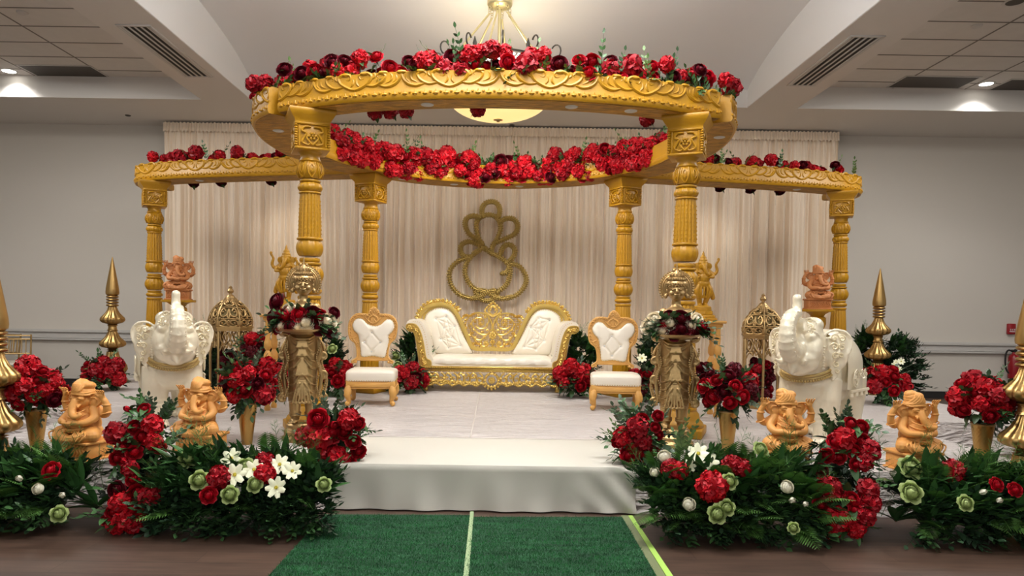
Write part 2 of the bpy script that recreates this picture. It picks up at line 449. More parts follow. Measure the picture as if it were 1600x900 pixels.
g = G(); random.seed(4)
for k in range(7):
    for i in range(64):
        a = 2*PI*(i+.5*(k % 2))/64; g.ell(((RR-.02)*math.cos(a), (RR-.02)*math.sin(a), RZ-.035-.034*k), (.016, .016, .016), seg=6)
EM_c = emis('lit_crystal', (255, 252, 240), 2.2, (230, 230, 225)); g.build('crystal_band', EM_c, t)
bz = at(785, 187, CD).z
pr = []
for i in range(13):
    a = PI/2*i/12; pr.append((.62*math.sin(a)+.001, bz+.26*(1-math.cos(a))))
G().lathe(pr, 48, cap=False).build('bowl', emis('alabaster_glow', (255, 226, 150), .75, (240, 214, 150)), t)
G().lathe([(.001, bz-.035), (.02, bz-.03), (.015, bz-.015), (.06, bz-.005), (.04, bz+.004)], 20).build('bowl_cap', M_cbr, t)
light('chandelier_bowl_light', 'AREA', (cc.x, CD, 3.77), 44, size=1.0, color=(1, .96, .88))
light('chandelier_lamp', 'POINT', (cc.x, CD, 4.13), 20, color=(.96, .98, 1), shadow_soft_size=.3)

# ------------------------------------------------------------------ backdrop drape
def drape():
    X0, X1, Z1, Z0, YD = -5.72, 5.8, 4.53, .33, 12.25
    nx, nz = 1500, 26
    rnd = random.Random(3); ph = []; x = X0
    xs = np.linspace(X0, X1, nx)
    base = np.zeros(nx); a = 0
    # irregular folds
    for k in range(14):
        fq = rnd.uniform(18, 60); base += math.sin(rnd.random()*6)*0+np.sin(xs*fq+rnd.random()*6.28+1.5*np.sin(xs*rnd.uniform(1, 3)+rnd.random()*6))*rnd.uniform(.2, .6)*(30/fq)
    base += .55*np.sin(xs*73+1.2*np.sin(xs*2.3))+.3*np.sin(xs*93+1.5*np.sin(xs*1.1))
    fine = np.sin(xs*118+2*np.sin(xs*3.1))+.6*np.sin(xs*171+3*np.sin(xs*1.7))
    big = np.abs((xs*1.55) % 1-.5)
    v = np.zeros((nz+1, nx, 3)); 
    for j in range(nz+1):
        t = j/nz; z = Z1+(Z0-Z1)*t
        wf = max(0, 1-t*12); amp = .01+.021*min(1, t*3)
        y = YD+amp*base+.012*fine*(wf+.25)-(.0 if t > .02 else .0)
        v[j, :, 0] = xs+.02*np.sin(xs*9+t*2)*t; v[j, :, 1] = y; v[j, :, 2] = z+(.012*np.sin(xs*70) if j == 0 else 0)
    f = []
    for j in range(nz):
        for i in range(nx-1): f.append((j*nx+i, (j+1)*nx+i, (j+1)*nx+i+1, j*nx+i+1))
    t_ = thing('backdrop_drape', 'cream satin pleated drape hung across the back wall behind the sofa', 'curtain', (0, 0, 0))
    M_dr = mat('cream_satin_drape', (240, 222, 198), .42, sheen=.5, bump=.15, bscale=3, stretch=(60, 1, .6), bdist=.01, var=.05, vscale=2)
    g = G(); g.add(v.reshape(-1, 3), f); g.build('curtain', M_dr, t_, auto=False)
    # gathered heading
    g = G(); n2 = 1400; xs2 = np.linspace(X0, X1, n2); vv = []
    for j, z in enumerate((Z1+.03, Z1-.02, Z1-.09, Z1-.12)):
        am = (.012, .006, .02, .02)[j]
        for x in xs2: vv.append((x, YD-.035-am*abs(math.sin(x*62+1.3*math.sin(x*5)))-.004*math.sin(x*150), z+.01*math.sin(x*97)*(j in (0, 3))))
    ff = [(j*n2+i, (j+1)*n2+i, (j+1)*n2+i+1, j*n2+i+1) for j in range(3) for i in range(n2-1)]
    g.add(vv, ff); g.build('gathered_heading', M_dr, t_, auto=False)
    G().tube([(X0-.05, YD+.06, Z1+.03), (X1+.05, YD+.06, Z1+.03)], .02, 8).build('rail', M_trim, t_)
drape()

# ------------------------------------------------------------------ stage
def satin():
    m = mat('white_satin_cloth', (238, 228, 222), .4, sheen=.3)
    N = m.node_tree.nodes; L = m.node_tree.links; tc = N.new('ShaderNodeTexCoord'); mp = N.new('ShaderNodeMapping')
    mp.inputs['Scale'].default_value = (1.2, 9, 4); L.new(tc.outputs['Object'], mp.inputs[0])
    nz = N.new('ShaderNodeTexNoise'); nz.inputs['Scale'].default_value = 3; nz.inputs['Detail'].default_value = 4; nz.inputs['Distortion'].default_value = 1.2
    L.new(mp.outputs[0], nz.inputs[0]); bp = N.new('ShaderNodeBump'); bp.inputs['Strength'].default_value = 1; bp.inputs['Distance'].default_value = .15
    L.new(nz.outputs[0], bp.inputs['Height']); L.new(bp.outputs[0], N['Principled BSDF'].inputs['Normal']); return m
M_satin = satin()
M_cloth = mat('smooth_white_cloth', (196, 192, 180), .6, bump=.25, bscale=2.2, bdist=.02, stretch=(1, 1, .5))
SX0, SX1 = -1.17, 1.02
t = thing('stage_platform', 'wide stage covered in wrinkled white satin under the canopy', 'stage', (0, 0, 0))
out = [(-4.1, 5.15), (SX0, 5.15), (SX0, 6.19), (SX1, 6.19), (SX1, 5.15), (4.1, 5.15), (4.1, 7.5), (5.9, 7.5), (5.7, 9.6), (5.3, 12.35), (-5.3, 12.35), (-5.7, 9.6), (-5.9, 7.5), (-4.1, 7.5)]
for k, o_ in enumerate(([(-5.3, 12.35), (-5.7, 9.6), (-5.9, 7.5), (-4.1, 7.5), (-4.1, 6.19), (4.1, 6.19), (4.1, 7.5), (5.9, 7.5), (5.7, 9.6), (5.3, 12.35)], [(-4.1, 5.06), (SX0-.002, 5.06), (SX0-.002, 6.19), (-4.1, 6.19)], [(SX1+.002, 5.06), (4.1, 5.06), (4.1, 6.19), (SX1+.002, 6.19)])): G().prism(o_, 0, STZ, axis='z').build('satin_cover', M_satin, t, smooth=False)
sx = on(742, 650).x
G().box((sx, (6.2+9.9)/2, STZ+.002), (.012, 3.7, .004)).box((0, 6.17, STZ), (SX1-SX0, .02, .006)).build('seam', mat('cloth_seam', (200, 192, 184), .6), t)
# front riser with a slightly rippled cloth
g = G(); nx, nz_ = 90, 14; v = []; f = []; rnd = random.Random(9)
for j in range(nz_+1):
    z = .012+(STZ-.006)*j/nz_
    for i in range(nx+1):
        x = SX0+(SX1-SX0)*i/nx; k = (1-j/nz_)
        y = 5.05-.012*math.sin(x*9+z*6)*k-.02*max(0, x-.55)*math.sin(x*26+z*25)*2.2*(.4+k)-.018*k*k*(1+.6*math.sin(x*23))
        if j == nz_: y = 5.062
        v.append((x, y, z))
for j in range(nz_):
    for i in range(nx): f.append((j*(nx+1)+i, j*(nx+1)+i+1, (j+1)*(nx+1)+i+1, (j+1)*(nx+1)+i))
t = thing('stage_riser', 'smooth white cloth covered riser at the front of the stage', 'stage step', (0, 0, 0))
g.add(v, f)
g.build('front_cloth', M_cloth, t, auto=False)
G().box(((SX0+SX1)/2, 5.625, STZ/2), (SX1-SX0, 1.115, STZ-.004), bev=.015).build('riser_box', M_cloth, t)

# ------------------------------------------------------------------ turf runners and tape
def turf_mat():
    m = mat('green_turf', (26, 92, 52), .9); N = m.node_tree.nodes; L = m.node_tree.links; b = N['Principled BSDF']
    tc = N.new('ShaderNodeTexCoord'); mp = N.new('ShaderNodeMapping'); mp.inputs['Scale'].default_value = (1, 3.5, 1); L.new(tc.outputs['Object'], mp.inputs[0])
    n1 = N.new('ShaderNodeTexNoise'); n1.inputs['Scale'].default_value = 3; n1.inputs['Detail'].default_value = 6; n1.inputs['Roughness'].default_value = .75; L.new(mp.outputs[0], n1.inputs[0])
    n2 = N.new('ShaderNodeTexNoise'); n2.inputs['Scale'].default_value = 150; n2.inputs['Detail'].default_value = 2; L.new(tc.outputs['Object'], n2.inputs[0])
    mx = N.new('ShaderNodeMath'); mx.operation = 'ADD'; L.new(n1.outputs[0], mx.inputs[0]); L.new(n2.outputs[0], mx.inputs[1])
    rp = N.new('ShaderNodeValToRGB'); rp.color_ramp.elements[0].position = .38; rp.color_ramp.elements[0].color = (*S((10, 48, 28)), 1)
    rp.color_ramp.elements[1].position = .66; rp.color_ramp.elements[1].color = (*S((62, 124, 78)), 1); e = rp.color_ramp.elements.new(.52); e.color = (*S((20, 74, 43)), 1)
    mh = N.new('ShaderNodeMath'); mh.operation = 'MULTIPLY'; mh.inputs[1].default_value = .5; L.new(mx.outputs[0], mh.inputs[0]); L.new(mh.outputs[0], rp.inputs[0]); L.new(rp.outputs[0], b.inputs['Base Color'])
    bp = N.new('ShaderNodeBump'); bp.inputs['Strength'].default_value = 1; bp.inputs['Distance'].default_value = .012; L.new(n2.outputs[0], bp.inputs['Height']); L.new(bp.outputs[0], b.inputs['Normal'])
    return m
M_turf = turf_mat(); M_blade = mat('turf_blade', (20, 92, 40), .8, island=.4, var=.55, vscale=3.5, stretch=(1, 5, 1))
a0, a1 = on(508, 804, .01), on(378, 945, .01); b0, b1 = on(735, 805, .01), on(721, 945, .01); c0, c1 = on(738, 808, .01), on(724, 945, .01); d0, d1 = on(972, 808, .01), on(1052, 945, .01)
def runner(p0, p1, q0, q1, lab, seed):
    t = thing('turf_runner', lab, 'carpet', (0, 0, 0), 0, None)
    pts = [(p0.x, min(p0.y, 5.02)), (q0.x, min(q0.y, 5.02)), (q1.x, q1.y), (p1.x, p1.y)]
    G().prism(pts, .001, .012, axis='z').build('backing', M_turf, t, smooth=False)
    rnd = random.Random(seed); vs = []; fs = []
    for i in range(26000):
        u, v_ = rnd.random(), rnd.random()**.8; a = (1-v_)*np.array(pts[0])+v_*np.array(pts[3]); b = (1-v_)*np.array(pts[1])+v_*np.array(pts[2]); p = a*(1-u)+b*u
        an = rnd.random()*6.28; h = rnd.uniform(.008, .02); wd = .0016; lx, ly = rnd.uniform(-.012, .012), rnd.uniform(-.012, .012); k = len(vs)
        vs += [(p[0]-wd*math.cos(an), p[1]-wd*math.sin(an), .011), (p[0]+wd*math.cos(an), p[1]+wd*math.sin(an), .011), (p[0]+lx, p[1]+ly, .011+h)]; fs.append((k, k+1, k+2))
    o = G().add(vs, fs).build('pile', M_blade, t, auto=False, smooth=False); o['kind'] = 'stuff'
    return pts
runner(a0, a1, b0, b1, 'green artificial turf runner on the left of the pale seam', 1)
runner(c0, c1, d0, d1, 'green artificial turf runner on the right of the pale seam', 2)
tag(G().prism([(b0.x-.004, 5.0), (b0.x+.022, 5.0), (b1.x+.024, b1.y), (b1.x-.006, b1.y)], .0125, .016, axis='z').build('seam_strip', mat('pale_seam', (150, 172, 128), .8), smooth=False), 'thin pale strip between the two green turf runners', 'tape')
tag(G().prism([(d0.x+.055, 5.0), (d0.x+.085, 5.0), (d1.x+.10, d1.y), (d1.x+.06, d1.y)], .001, .005, axis='z').build('floor_tape', mat('lime_tape', (168, 208, 96), .5), smooth=False), 'lime green tape strip on the floor along the right turf edge', 'tape')
tag(G().prism([(d0.x+.004, 5.0), (d0.x+.054, 5.0), (d1.x+.055, d1.y), (d1.x+.004, d1.y)], .001, .004, axis='z').build('floor_tape', mat('clear_tape', (120, 128, 92), .4), smooth=False), 'dull olive tape strip between the right turf edge and the lime tape', 'tape')

# canopy spotlights washing the drape
for sx_ in (-1, 1):
    o = light('canopy_spot', 'SPOT', (sx_*3.5, 10.6, 3.05), 26, spot_size=1.1, spot_blend=1, shadow_soft_size=.05, color=(1, .93, .82))
    o.rotation_euler = (math.radians(70), 0, 0)

# ================================================================== THE CANOPY
BEZ, BEH = STZ+2.88, .245        # underside height and face height of the beams
def arcpath(pts, n=10): return [(p[0], p[1]) for p in cr(pts, n)]
def pathlen(P):
    d = [0]
    for i in range(1, len(P)): d.append(d[-1]+math.dist(P[i], P[i-1]))
    return d
def scroll_unit(u0, w_, h0, h1, flip=False):
    """acanthus scroll motif in (u, v): list of (points, radii)"""
    H = h1-h0; out = []
    def T(p): return (u0+(1-p[0] if flip else p[0])*w_, h0+p[1]*H)
    stem = [(0, .05), (.12, .12), (.3, .4), (.36, .75), (.22, .93), (.1, .8), (.12, .6), (.2, .62)]
    out.append(([T(p) for p in cr(stem, 5)], [.016, .019, .02, .015, .011, .007]))
    st2 = [(.22, .28), (.42, .2), (.6, .42), (.66, .72), (.56, .85), (.48, .74), (.52, .62)]
    out.append(([T(p) for p in cr(st2, 5)], [.014, .018, .017, .012, .006]))
    st3 = [(.5, .25), (.68, .12), (.86, .25), (.97, .55), (1.0, .95)]
    out.append(([T(p) for p in cr(st3, 5)], [.012, .018, .02, .017, .008]))
    for a in ([(.66, .3), (.78, .45), (.8, .7), (.74, .88)], [(.36, .55), (.44, .7), (.42, .92)], [(.1, .2), (.04, .4), (.05, .7)], [(.8, .28), (.9, .5), (.88, .8)]):
        out.append(([T(p) for p in cr(a, 4)], [.006, .015, .012, .003]))
    return out
def beam(name, pts, hw, parent, faces=(1,), lights=(), endcap=True):
    P = arcpath(pts); D = pathlen(P); L = D[-1]
    g = G(); prof = [(-hw, 0), (hw, 0), (hw+.012, .02), (hw+.012, .07), (hw, .085), (hw, BEH-.012), (hw-.03, BEH), (-hw+.03, BEH), (-hw, BEH-.012), (-hw, .085), (-hw-.012, .07), (-hw-.012, .02)]
    g.sweep([(x, y, BEZ) for x, y in P], prof)
    # underside is its own brushed surface, a thin board let into the beam
    X = np.array([p[0] for p in P]); Y = np.array([p[1] for p in P]); D_ = np.array(D)
    def pos(u, off):
        x, y = np.interp(u, D_, X), np.interp(u, D_, Y); x2, y2 = np.interp(u+.02, D_, X), np.interp(u+.02, D_, Y); x1, y1 = np.interp(u-.02, D_, X), np.interp(u-.02, D_, Y)
        tx, ty = x2-x1, y2-y1; l = math.hypot(tx, ty) or 1; return x+ty/l*off, y-tx/l*off
    for fs in faces:          # +1: right-hand side of the travel direction
        nu = max(2, int(round(L/.42))); w_ = L/nu
        for k in range(nu):
            for pl, rd in scroll_unit(k*w_, w_, .095, BEH+.008, flip=k % 2 == 1):
                pp = []; 
                for (u, v) in pl:
                    x, y = pos(min(max(u, .005), L-.005), fs*(hw-.004)); pp.append((x, y, BEZ+v))
                g.tube(pp, [r*.85 for r in rd], 6)
            # lower band of small leaf drops
        nb = max(4, int(L/.085))
        for k in range(nb):
            u = (k+.5)*L/nb; x, y = pos(u, fs*(hw+.012)); g.ell((x, y, BEZ+.045), (.024, .014, .013), rot=(0, 0, math.atan2(pos(u+.02, 0)[1]-pos(u-.02, 0)[1], pos(u+.02, 0)[0]-pos(u-.02, 0)[0])), seg=8); g.tube([(x, y, BEZ+.035), (x, y, BEZ+.078)], [.011, .003], 5)
            x2, y2 = pos(min(L-.005, u+.5*L/nb), fs*(hw+.012)); g.ell((x2, y2, BEZ+.058), (.012, .012, .012), seg=6)
        # scalloped crest
        ns = max(3, int(L/.16))
        for k in range(ns):
            u = (k+.5)*L/ns; x, y = pos(u, fs*(hw-.008)); g.ell((x, y, BEZ+BEH-.012), (.05, .022, .02), rot=(0, 0, math.atan2(pos(u+.02, 0)[1]-pos(u-.02, 0)[1], pos(u+.02, 0)[0]-pos(u-.02, 0)[0])), seg=8)
    b = g.build(name, M_och, parent)
    u = G().sweep([(x, y, BEZ-.004) for x, y in P[0:]], [(-hw+.02, 0), (hw-.02, 0), (hw-.02, .01), (-hw+.02, .01)])
    u.build('underside', M_under, b)
    for (x, y) in lights:
        q = G().lathe([(.001, -.008), (.045, -.008), (.055, -.004), (.058, .002)], 20, c=(x, y, BEZ-.003)); q.build('spotlight', M_trim, b)
    return P, D, pos

canopy = thing('mandap_canopy', 'large curved ochre canopy ring with carved beams on six pillars', 'canopy', (0, 0, 0))
front_c = [(-1.93, 6.62), (-1.3, 6.32), (-.65, 6.17), (0, 6.12), (.65, 6.17), (1.3, 6.32), (1.93, 6.62)]
sideL = [(-1.935, 6.66), (-2.16, 6.95), (-2.27, 7.4), (-2.29, 7.9), (-2.22, 8.4), (-2.02, 8.95), (-1.7, 9.33)]
sideR = [(1.7+(-x-1.7)*(.8 if y > 6.7 else 1), y) for x, y in sideL][::-1]
back_c = [(-1.69, 9.34), (-1.1, 9.85), (-.5, 10.1), (0, 10.17), (.5, 10.1), (1.1, 9.85), (1.69, 9.34)]
wingL = [(-5.2, 11.0), (-5.17, 10.65), (-4.98, 10.36), (-4.5, 10.15), (-3.6, 9.92), (-2.8, 9.76), (-2.1, 9.62), (-1.75, 9.6)]
wingR = [(-x, y) for x, y in wingL][::-1]
BP = {}
BP['front'] = beam('front_beam', front_c, .15, canopy, (1,), [(-.62, 6.17), (.62, 6.17), (1.15, 6.27)])
BP['sideL'] = beam('side_beam', sideL, .21, canopy, (-1,), [(-2.2, 7.15), (-2.2, 8.3)])
BP['sideR'] = beam('side_beam', sideR, .21, canopy, (-1,), [(2.2, 7.15), (2.2, 8.3)])
BP['back'] = beam('back_beam', back_c, .21, canopy, (1,), [(-.62, 10.05), (.3, 10.14), (-1.3, 9.7)])
BP['wingL'] = beam('wing_beam', wingL, .2, canopy, (1,), [(-4.2, 10.05)])
BP['wingR'] = beam('wing_beam', wingR, .2, canopy, (1,), [(4.2, 10.05)])

# ------------------------------------------------------------------ pillars
def flute(n, d): return lambda r, z, a: r*(1-d*(.5-.5*math.cos(a*n)))
def make_pillar():
    H = 2.875; t = thing('mandap_pillar', 'x', 'pillar', (0, 0, 0))
    # shaft, turned in stages; z measured from the stage
    g = G(); q = lambda pr, **k: g.lathe(pr, 48, **k)
    q([(.17, .0), (.19, .0), (.19, .03), (.165, .05), (.155, .12), (.14, .16), (.12, .2), (.125, .22)])
    def bulge(z0, z1, r0, r1, n=14, d=.09, fl=True):
        pr = [(r0+(r1-r0)*math.sin(PI*i/n)**.8, z0+(z1-z0)*i/n) for i in range(n+1)]
        g.lathe(pr, 64, mod=flute(14, d) if fl else None)
    def ring(z, r, h=.02): g.lathe([(r-.02, z-h), (r-.004, z-h*.8), (r, z-h*.3), (r, z+h*.3), (r-.004, z+h*.8), (r-.02, z+h)], 40)
    # lower fluted taper (wide at foot)
    g.lathe([(.12, .2), (.125, .3), (.122, .6), (.11, .95), (.098, 1.18), (.09, 1.2)], 96, mod=lambda r, z, a: r*(1-.07*max(0, math.cos(a*16))**2))
    ring(.24, .14); ring(1.21, .106, .018)
    bulge(1.235, 1.3, .085, .112, fl=False); ring(1.315, .095, .014)
    bulge(1.335, 1.5, .09, .128); ring(1.515, .105, .014); ring(1.55, .092, .02)
    bulge(1.585, 1.73, .096, .122, d=.06); ring(1.74, .116, .012)
    g.lathe([(.103, 1.74), (.1, 1.9), (.092, 2.1), (.087, 2.15)], 96, mod=lambda r, z, a: r*(1-.09*max(0, math.cos(a*16))**2))
    for i in range(16):          # bead strings beside the flutes
        a = 2*PI*(i+.5)/16
        for k in range(9): 
            z = 1.79+k*.037; r = .101-(z-1.79)*.035; g.ell((r*math.cos(a), r*math.sin(a), z), .008, seg=5)
    ring(2.155, .1, .01); bulge(2.16, 2.25, .08, .112, d=.08); ring(2.262, .094, .013)
    bulge(2.28, 2.43, .088, .12, d=.05)
    for i in range(8):           # petals round the upper vase
        a = 2*PI*i/8; ca, sa = math.cos(a), math.sin(a)
        def wp(u, z): 
            an = a+u; r = .088+.032*math.sin(PI*(z-2.28)/.15)**.8+.002 if 2.28 < z < 2.43 else .09
            return (r*math.cos(an), r*math.sin(an), z)
        g.tube([wp(u, z) for u, z in ((-.3, 2.425), (-.33, 2.38), (-.26, 2.33), (-.1, 2.295), (0, 2.29), (.1, 2.295), (.26, 2.33), (.33, 2.38), (.3, 2.425))], .007, 5)
        g.tube([wp(u, z) for u, z in ((-.13, 2.38), (-.1, 2.345), (0, 2.325), (.1, 2.345), (.13, 2.38), (0, 2.405))], .005, 5, closed=True)
    g.lathe([(.085, 2.42), (.1, 2.44), (.085, 2.47), (.09, 2.5), (.12, 2.53)], 40)
    g.build('shaft', M_och, t)
    # square capital with carved panels and flared abacus
    g = G(); z0, z1, h = 2.52, 2.76, .15
    g.box((0, 0, (z0+z1)/2), (2*h-.02, 2*h-.02, z1-z0), bev=.01)
    for zz in (z0+.012, z1-.012): g.box((0, 0, zz), (2*h+.008, 2*h+.008, .022), bev=.006)
    for rz in range(4):
        R = Matrix.Rotation(rz*PI/2, 4, 'Z')
        for k in range(9):
            g.ell((-h+.006, -h+.006, z0+.035+k*.0215), (.016, .016, .011), seg=8, M=R)
        for s in (-1, 1):
            g.tube([(s*.115, -h, z0+.03), (s*.115, -h, z1-.03)], .006, 5, M=R)
            c_ = cr([(s*.012, -h, z1-.04), (s*.07, -h, z1-.045), (s*.09, -h, z1-.08), (s*.055, -h, z1-.1), (s*.075, -h, z1-.14), (s*.09, -h, z0+.06), (s*.04, -h, z0+.04), (s*.02, -h, z0+.06)], 4)
            g.tube(c_, [.007, .011, .009, .006], 6, M=R)
            g.tube(cr([(0, -h, z0+.04), (s*.03, -h, z0+.07), (s*.05, -h, z0+.1), (s*.03, -h, z0+.13)], 4), [.01, .01, .004], 6, M=R)
        for k in range(6):
            a = 2*PI*k/6; g.ell((.026*math.cos(a), -h, (z0+z1)/2+.026*math.sin(a)), (.014, .012, .014), seg=8, M=R)
        g.ell((0, -h-.004, (z0+z1)/2), .013, seg=8, M=R)
    v = []; prof = [(h+.002, z1-.005), (h+.005, z1+.02), (h+.03, z1+.05), (h+.052, z1+.085), (h+.055, z1+.108), (h+.05, H)]
    for r, z in prof: v += [(-r, -r, z), (r, -r, z), (r, r, z), (-r, r, z)]
    f = [(3, 2, 1, 0), (20, 21, 22, 23)]
    for j in range(5):
        for i in range(4): f.append((4*j+i, 4*j+(i+1) % 4, 4*j+4+(i+1) % 4, 4*j+4+i))
    g.add(v, f); g.build('capital', M_och, t)
    # foot
    g = G(); g.box((0, 0, .04), (.42, .42, .08), bev=.012)
    g.lathe([(.2, .08), (.205, .1), (.19, .13), (.17, .15), (.16, .2), (.12, .25)], 40); g.build('foot', M_och, t)
    return t
pil = make_pillar()
PIL = [((-1.71, 6.5), 'ochre carved pillar at front left, behind the left brass statue'), ((1.71, 6.5), 'ochre carved pillar at front right, behind the right brass statue'),
       ((-1.69, 9.5), 'slim looking back ochre pillar behind the left small chair'), ((1.69, 9.5), 'slim looking back ochre pillar behind the right small chair'),
       ((-4.93, 10.25), 'outermost ochre pillar at the left end of the canopy'), ((4.93, 10.25), 'outermost ochre pillar at the right end of the canopy')]
for i, ((x, y), lab) in enumerate(PIL):
    o = pil if i == 0 else copy_tree(pil)
    o.location = (x, y, STZ); o.rotation_euler.z = math.radians([22, -22, -24, 24, 30, -24][i]); tag(o, lab, 'pillar', 'ochre canopy pillars')

# ================================================================== GANESH OUTLINE ORNAMENT
def ornament():
    Y = 12.02; sc = Y/FPX/2.812; o0 = at(600+455/2.812, 300+485/2.812, Y)
    t = thing('wall_ornament', 'large gold rope outline ornament hung on the drape above the sofa', 'wall ornament', o0)
    loops = [([(430, 112), (424, 78), (440, 52), (465, 45), (490, 52), (503, 80), (498, 112)], 0),
             ([(440, 255), (418, 220), (402, 165), (408, 122), (450, 102), (492, 115), (507, 155), (495, 205), (473, 238), (468, 272)], 0),
             ([(432, 232), (412, 213), (373, 190), (352, 150), (360, 118), (393, 108), (416, 116)], 0),
             ([(486, 224), (530, 205), (572, 182), (582, 145), (560, 118), (522, 120), (503, 137)], 0),
             ([(438, 248), (410, 232), (368, 220), (336, 236), (335, 268), (350, 285), (380, 288)], 0),
             ([(508, 278), (518, 245), (545, 230), (570, 250), (566, 282), (545, 305), (532, 312)], 0),
             ([(436, 245), (385, 280), (355, 330), (360, 380), (392, 422), (440, 442), (490, 440), (532, 412), (550, 370), (548, 325), (512, 290), (470, 270), (436, 245)], 0),
             ([(548, 322), (538, 352), (514, 358)], 0),
             ([(372, 290), (322, 308), (287, 352), (294, 410), (330, 452), (380, 468), (420, 462), (455, 440), (490, 432)], 0),
             ([(550, 315), (592, 325), (622, 370), (616, 412), (580, 452), (520, 468), (485, 460), (450, 438), (415, 432)], 0),
             ([(398, 440), (430, 474), (470, 476), (500, 440)], 0)]
    g = G(); rnd = random.Random(2); k = 0
    for pts, _ in loops:
        P = [((x-455)*sc, 0, (485-y)*sc) for x, y in pts]; C = [tuple(p) for p in cr(P, 10)]
        k += 1; off = .012*((k % 3)-1); C = [(a, b+off, c) for a, b, c in C]
        g.tube(C, .034, 10, ends=True)
        L = 0
        for i in range(1, len(C)):
            L += math.dist(C[i], C[i-1])
            if L > .024:
                L = 0; T = Vector(C[i])-Vector(C[i-1]); T.normalize(); n = T.cross(Vector((0, 1, 0)))
                for q in range(5):
                    a = PI*(q/4)+rnd.uniform(-.15, .15); d = n*math.cos(a)*.036+Vector((0, -1, 0))*math.sin(a)*.036
                    p = Vector(C[i])+d; g.ell(tuple(p), (.0135,)*3, seg=6)
    g.build('gold_rope', mat('glitter_gold', (168, 142, 78), .34, .9, bump=.3, bscale=120, bdist=.003), t)
ornament()

# ================================================================== TUFTED UPHOLSTERY
def pad(outl, c, thick, buttons, y, na=120, nr=30, base=.02, dent=.03, creases=True, diamond=.15):
    """puffed star-shaped pad in the XZ plane, bulging toward -y"""
    O = np.array(cr(outl, 10, closed=True)); ang = np.arctan2(O[:, 1]-c[1], O[:, 0]-c[0]); o = np.argsort(ang); O = O[o]; ang = ang[o]
    v = []; f = []
    segs = []
    for i, a in enumerate(buttons):
        for b in buttons[i+1:]:
            d = math.dist(a, b)
            if d < diamond*1.45 and abs(a[0]-b[0]) > .03 and abs(a[1]-b[1]) > .02: segs.append((np.array(a), np.array(b)))
    for j in range(nr+1):
        t = j/nr
        for i in range(na):
            th = -PI+2*PI*i/na
            px = np.interp(th, ang, O[:, 0], period=2*PI); pz = np.interp(th, ang, O[:, 1], period=2*PI)
            x, z = c[0]+(px-c[0])*t, c[1]+(pz-c[1])*t
            h = thick*(1-t**5)**.6+base
            dn = 0
            for b in buttons: dn = max(dn, math.exp(-((x-b[0])**2+(z-b[1])**2)/(.022**2)))
            cz = 0
            for a, b in segs:
                ab = b-a; u = max(0, min(1, ((x-a[0])*ab[0]+(z-a[1])*ab[1])/(ab@ab))); d2 = (x-a[0]-ab[0]*u)**2+(z-a[1]-ab[1]*u)**2
                cz = max(cz, math.exp(-d2/(.011**2)))
            h -= dent*dn+dent*.45*cz*(1-dn)*(t < .97)
            v.append((x, y-h, z))
    for j in range(nr):
        for i in range(na): f.append((j*na+i, j*na+(i+1) % na, (j+1)*na+(i+1) % na, (j+1)*na+i))
    k = len(v)
    for i in range(na): v.append((v[nr*na+i][0], y+.03, v[nr*na+i][2]))
    for i in range(na): f.append((nr*na+i, nr*na+(i+1) % na, k+(i+1) % na, k+i))
    f.append(tuple(range(k+na-1, k-1, -1)))
    return G().add(v, f), O
def studs(g, outl, y, step=.03, r=.007, closed=True):
    P = cr(outl, 12, closed=closed); L = 0
    for i in range(1, len(P)):
        L += math.dist(P[i], P[i-1])
        if L >= step: L = 0; g.ell((P[i][0], y, P[i][1]), (r, r*.7, r), seg=6)
    return g
def carve(g, paths, y, r=.012, sy=1):
    for pts, rd in paths: g.tube([(p[0], y, p[1]) for p in cr(pts, 5)], rd, 6)
def rosette(g, c, y, R, n=6, dep=.015):
    for k in range(n):
        a = 2*PI*k/n; g.ell((c[0]+R*.6*math.cos(a), y, c[1]+R*.6*math.sin(a)), (R*.42, dep, R*.42), seg=8)
    g.ell((c[0], y-dep*.6, c[1]), (R*.34, dep, R*.34), seg=8)
def leafy(g, c, y, R, ang, dep=.012):
    for d in (-.7, -.35, 0, .35, .7):
        L = R*(1-.35*abs(d)); a = ang+d
        g.tube([(c[0]+L*t*math.cos(a+.3*d*t), y-dep*math.sin(PI*t), c[1]+L*t*math.sin(a+.3*d*t)) for t in (0, .25, .5, .75, 1)], [R*.05, R*.12, R*.15, R*.1, R*.02], 6)

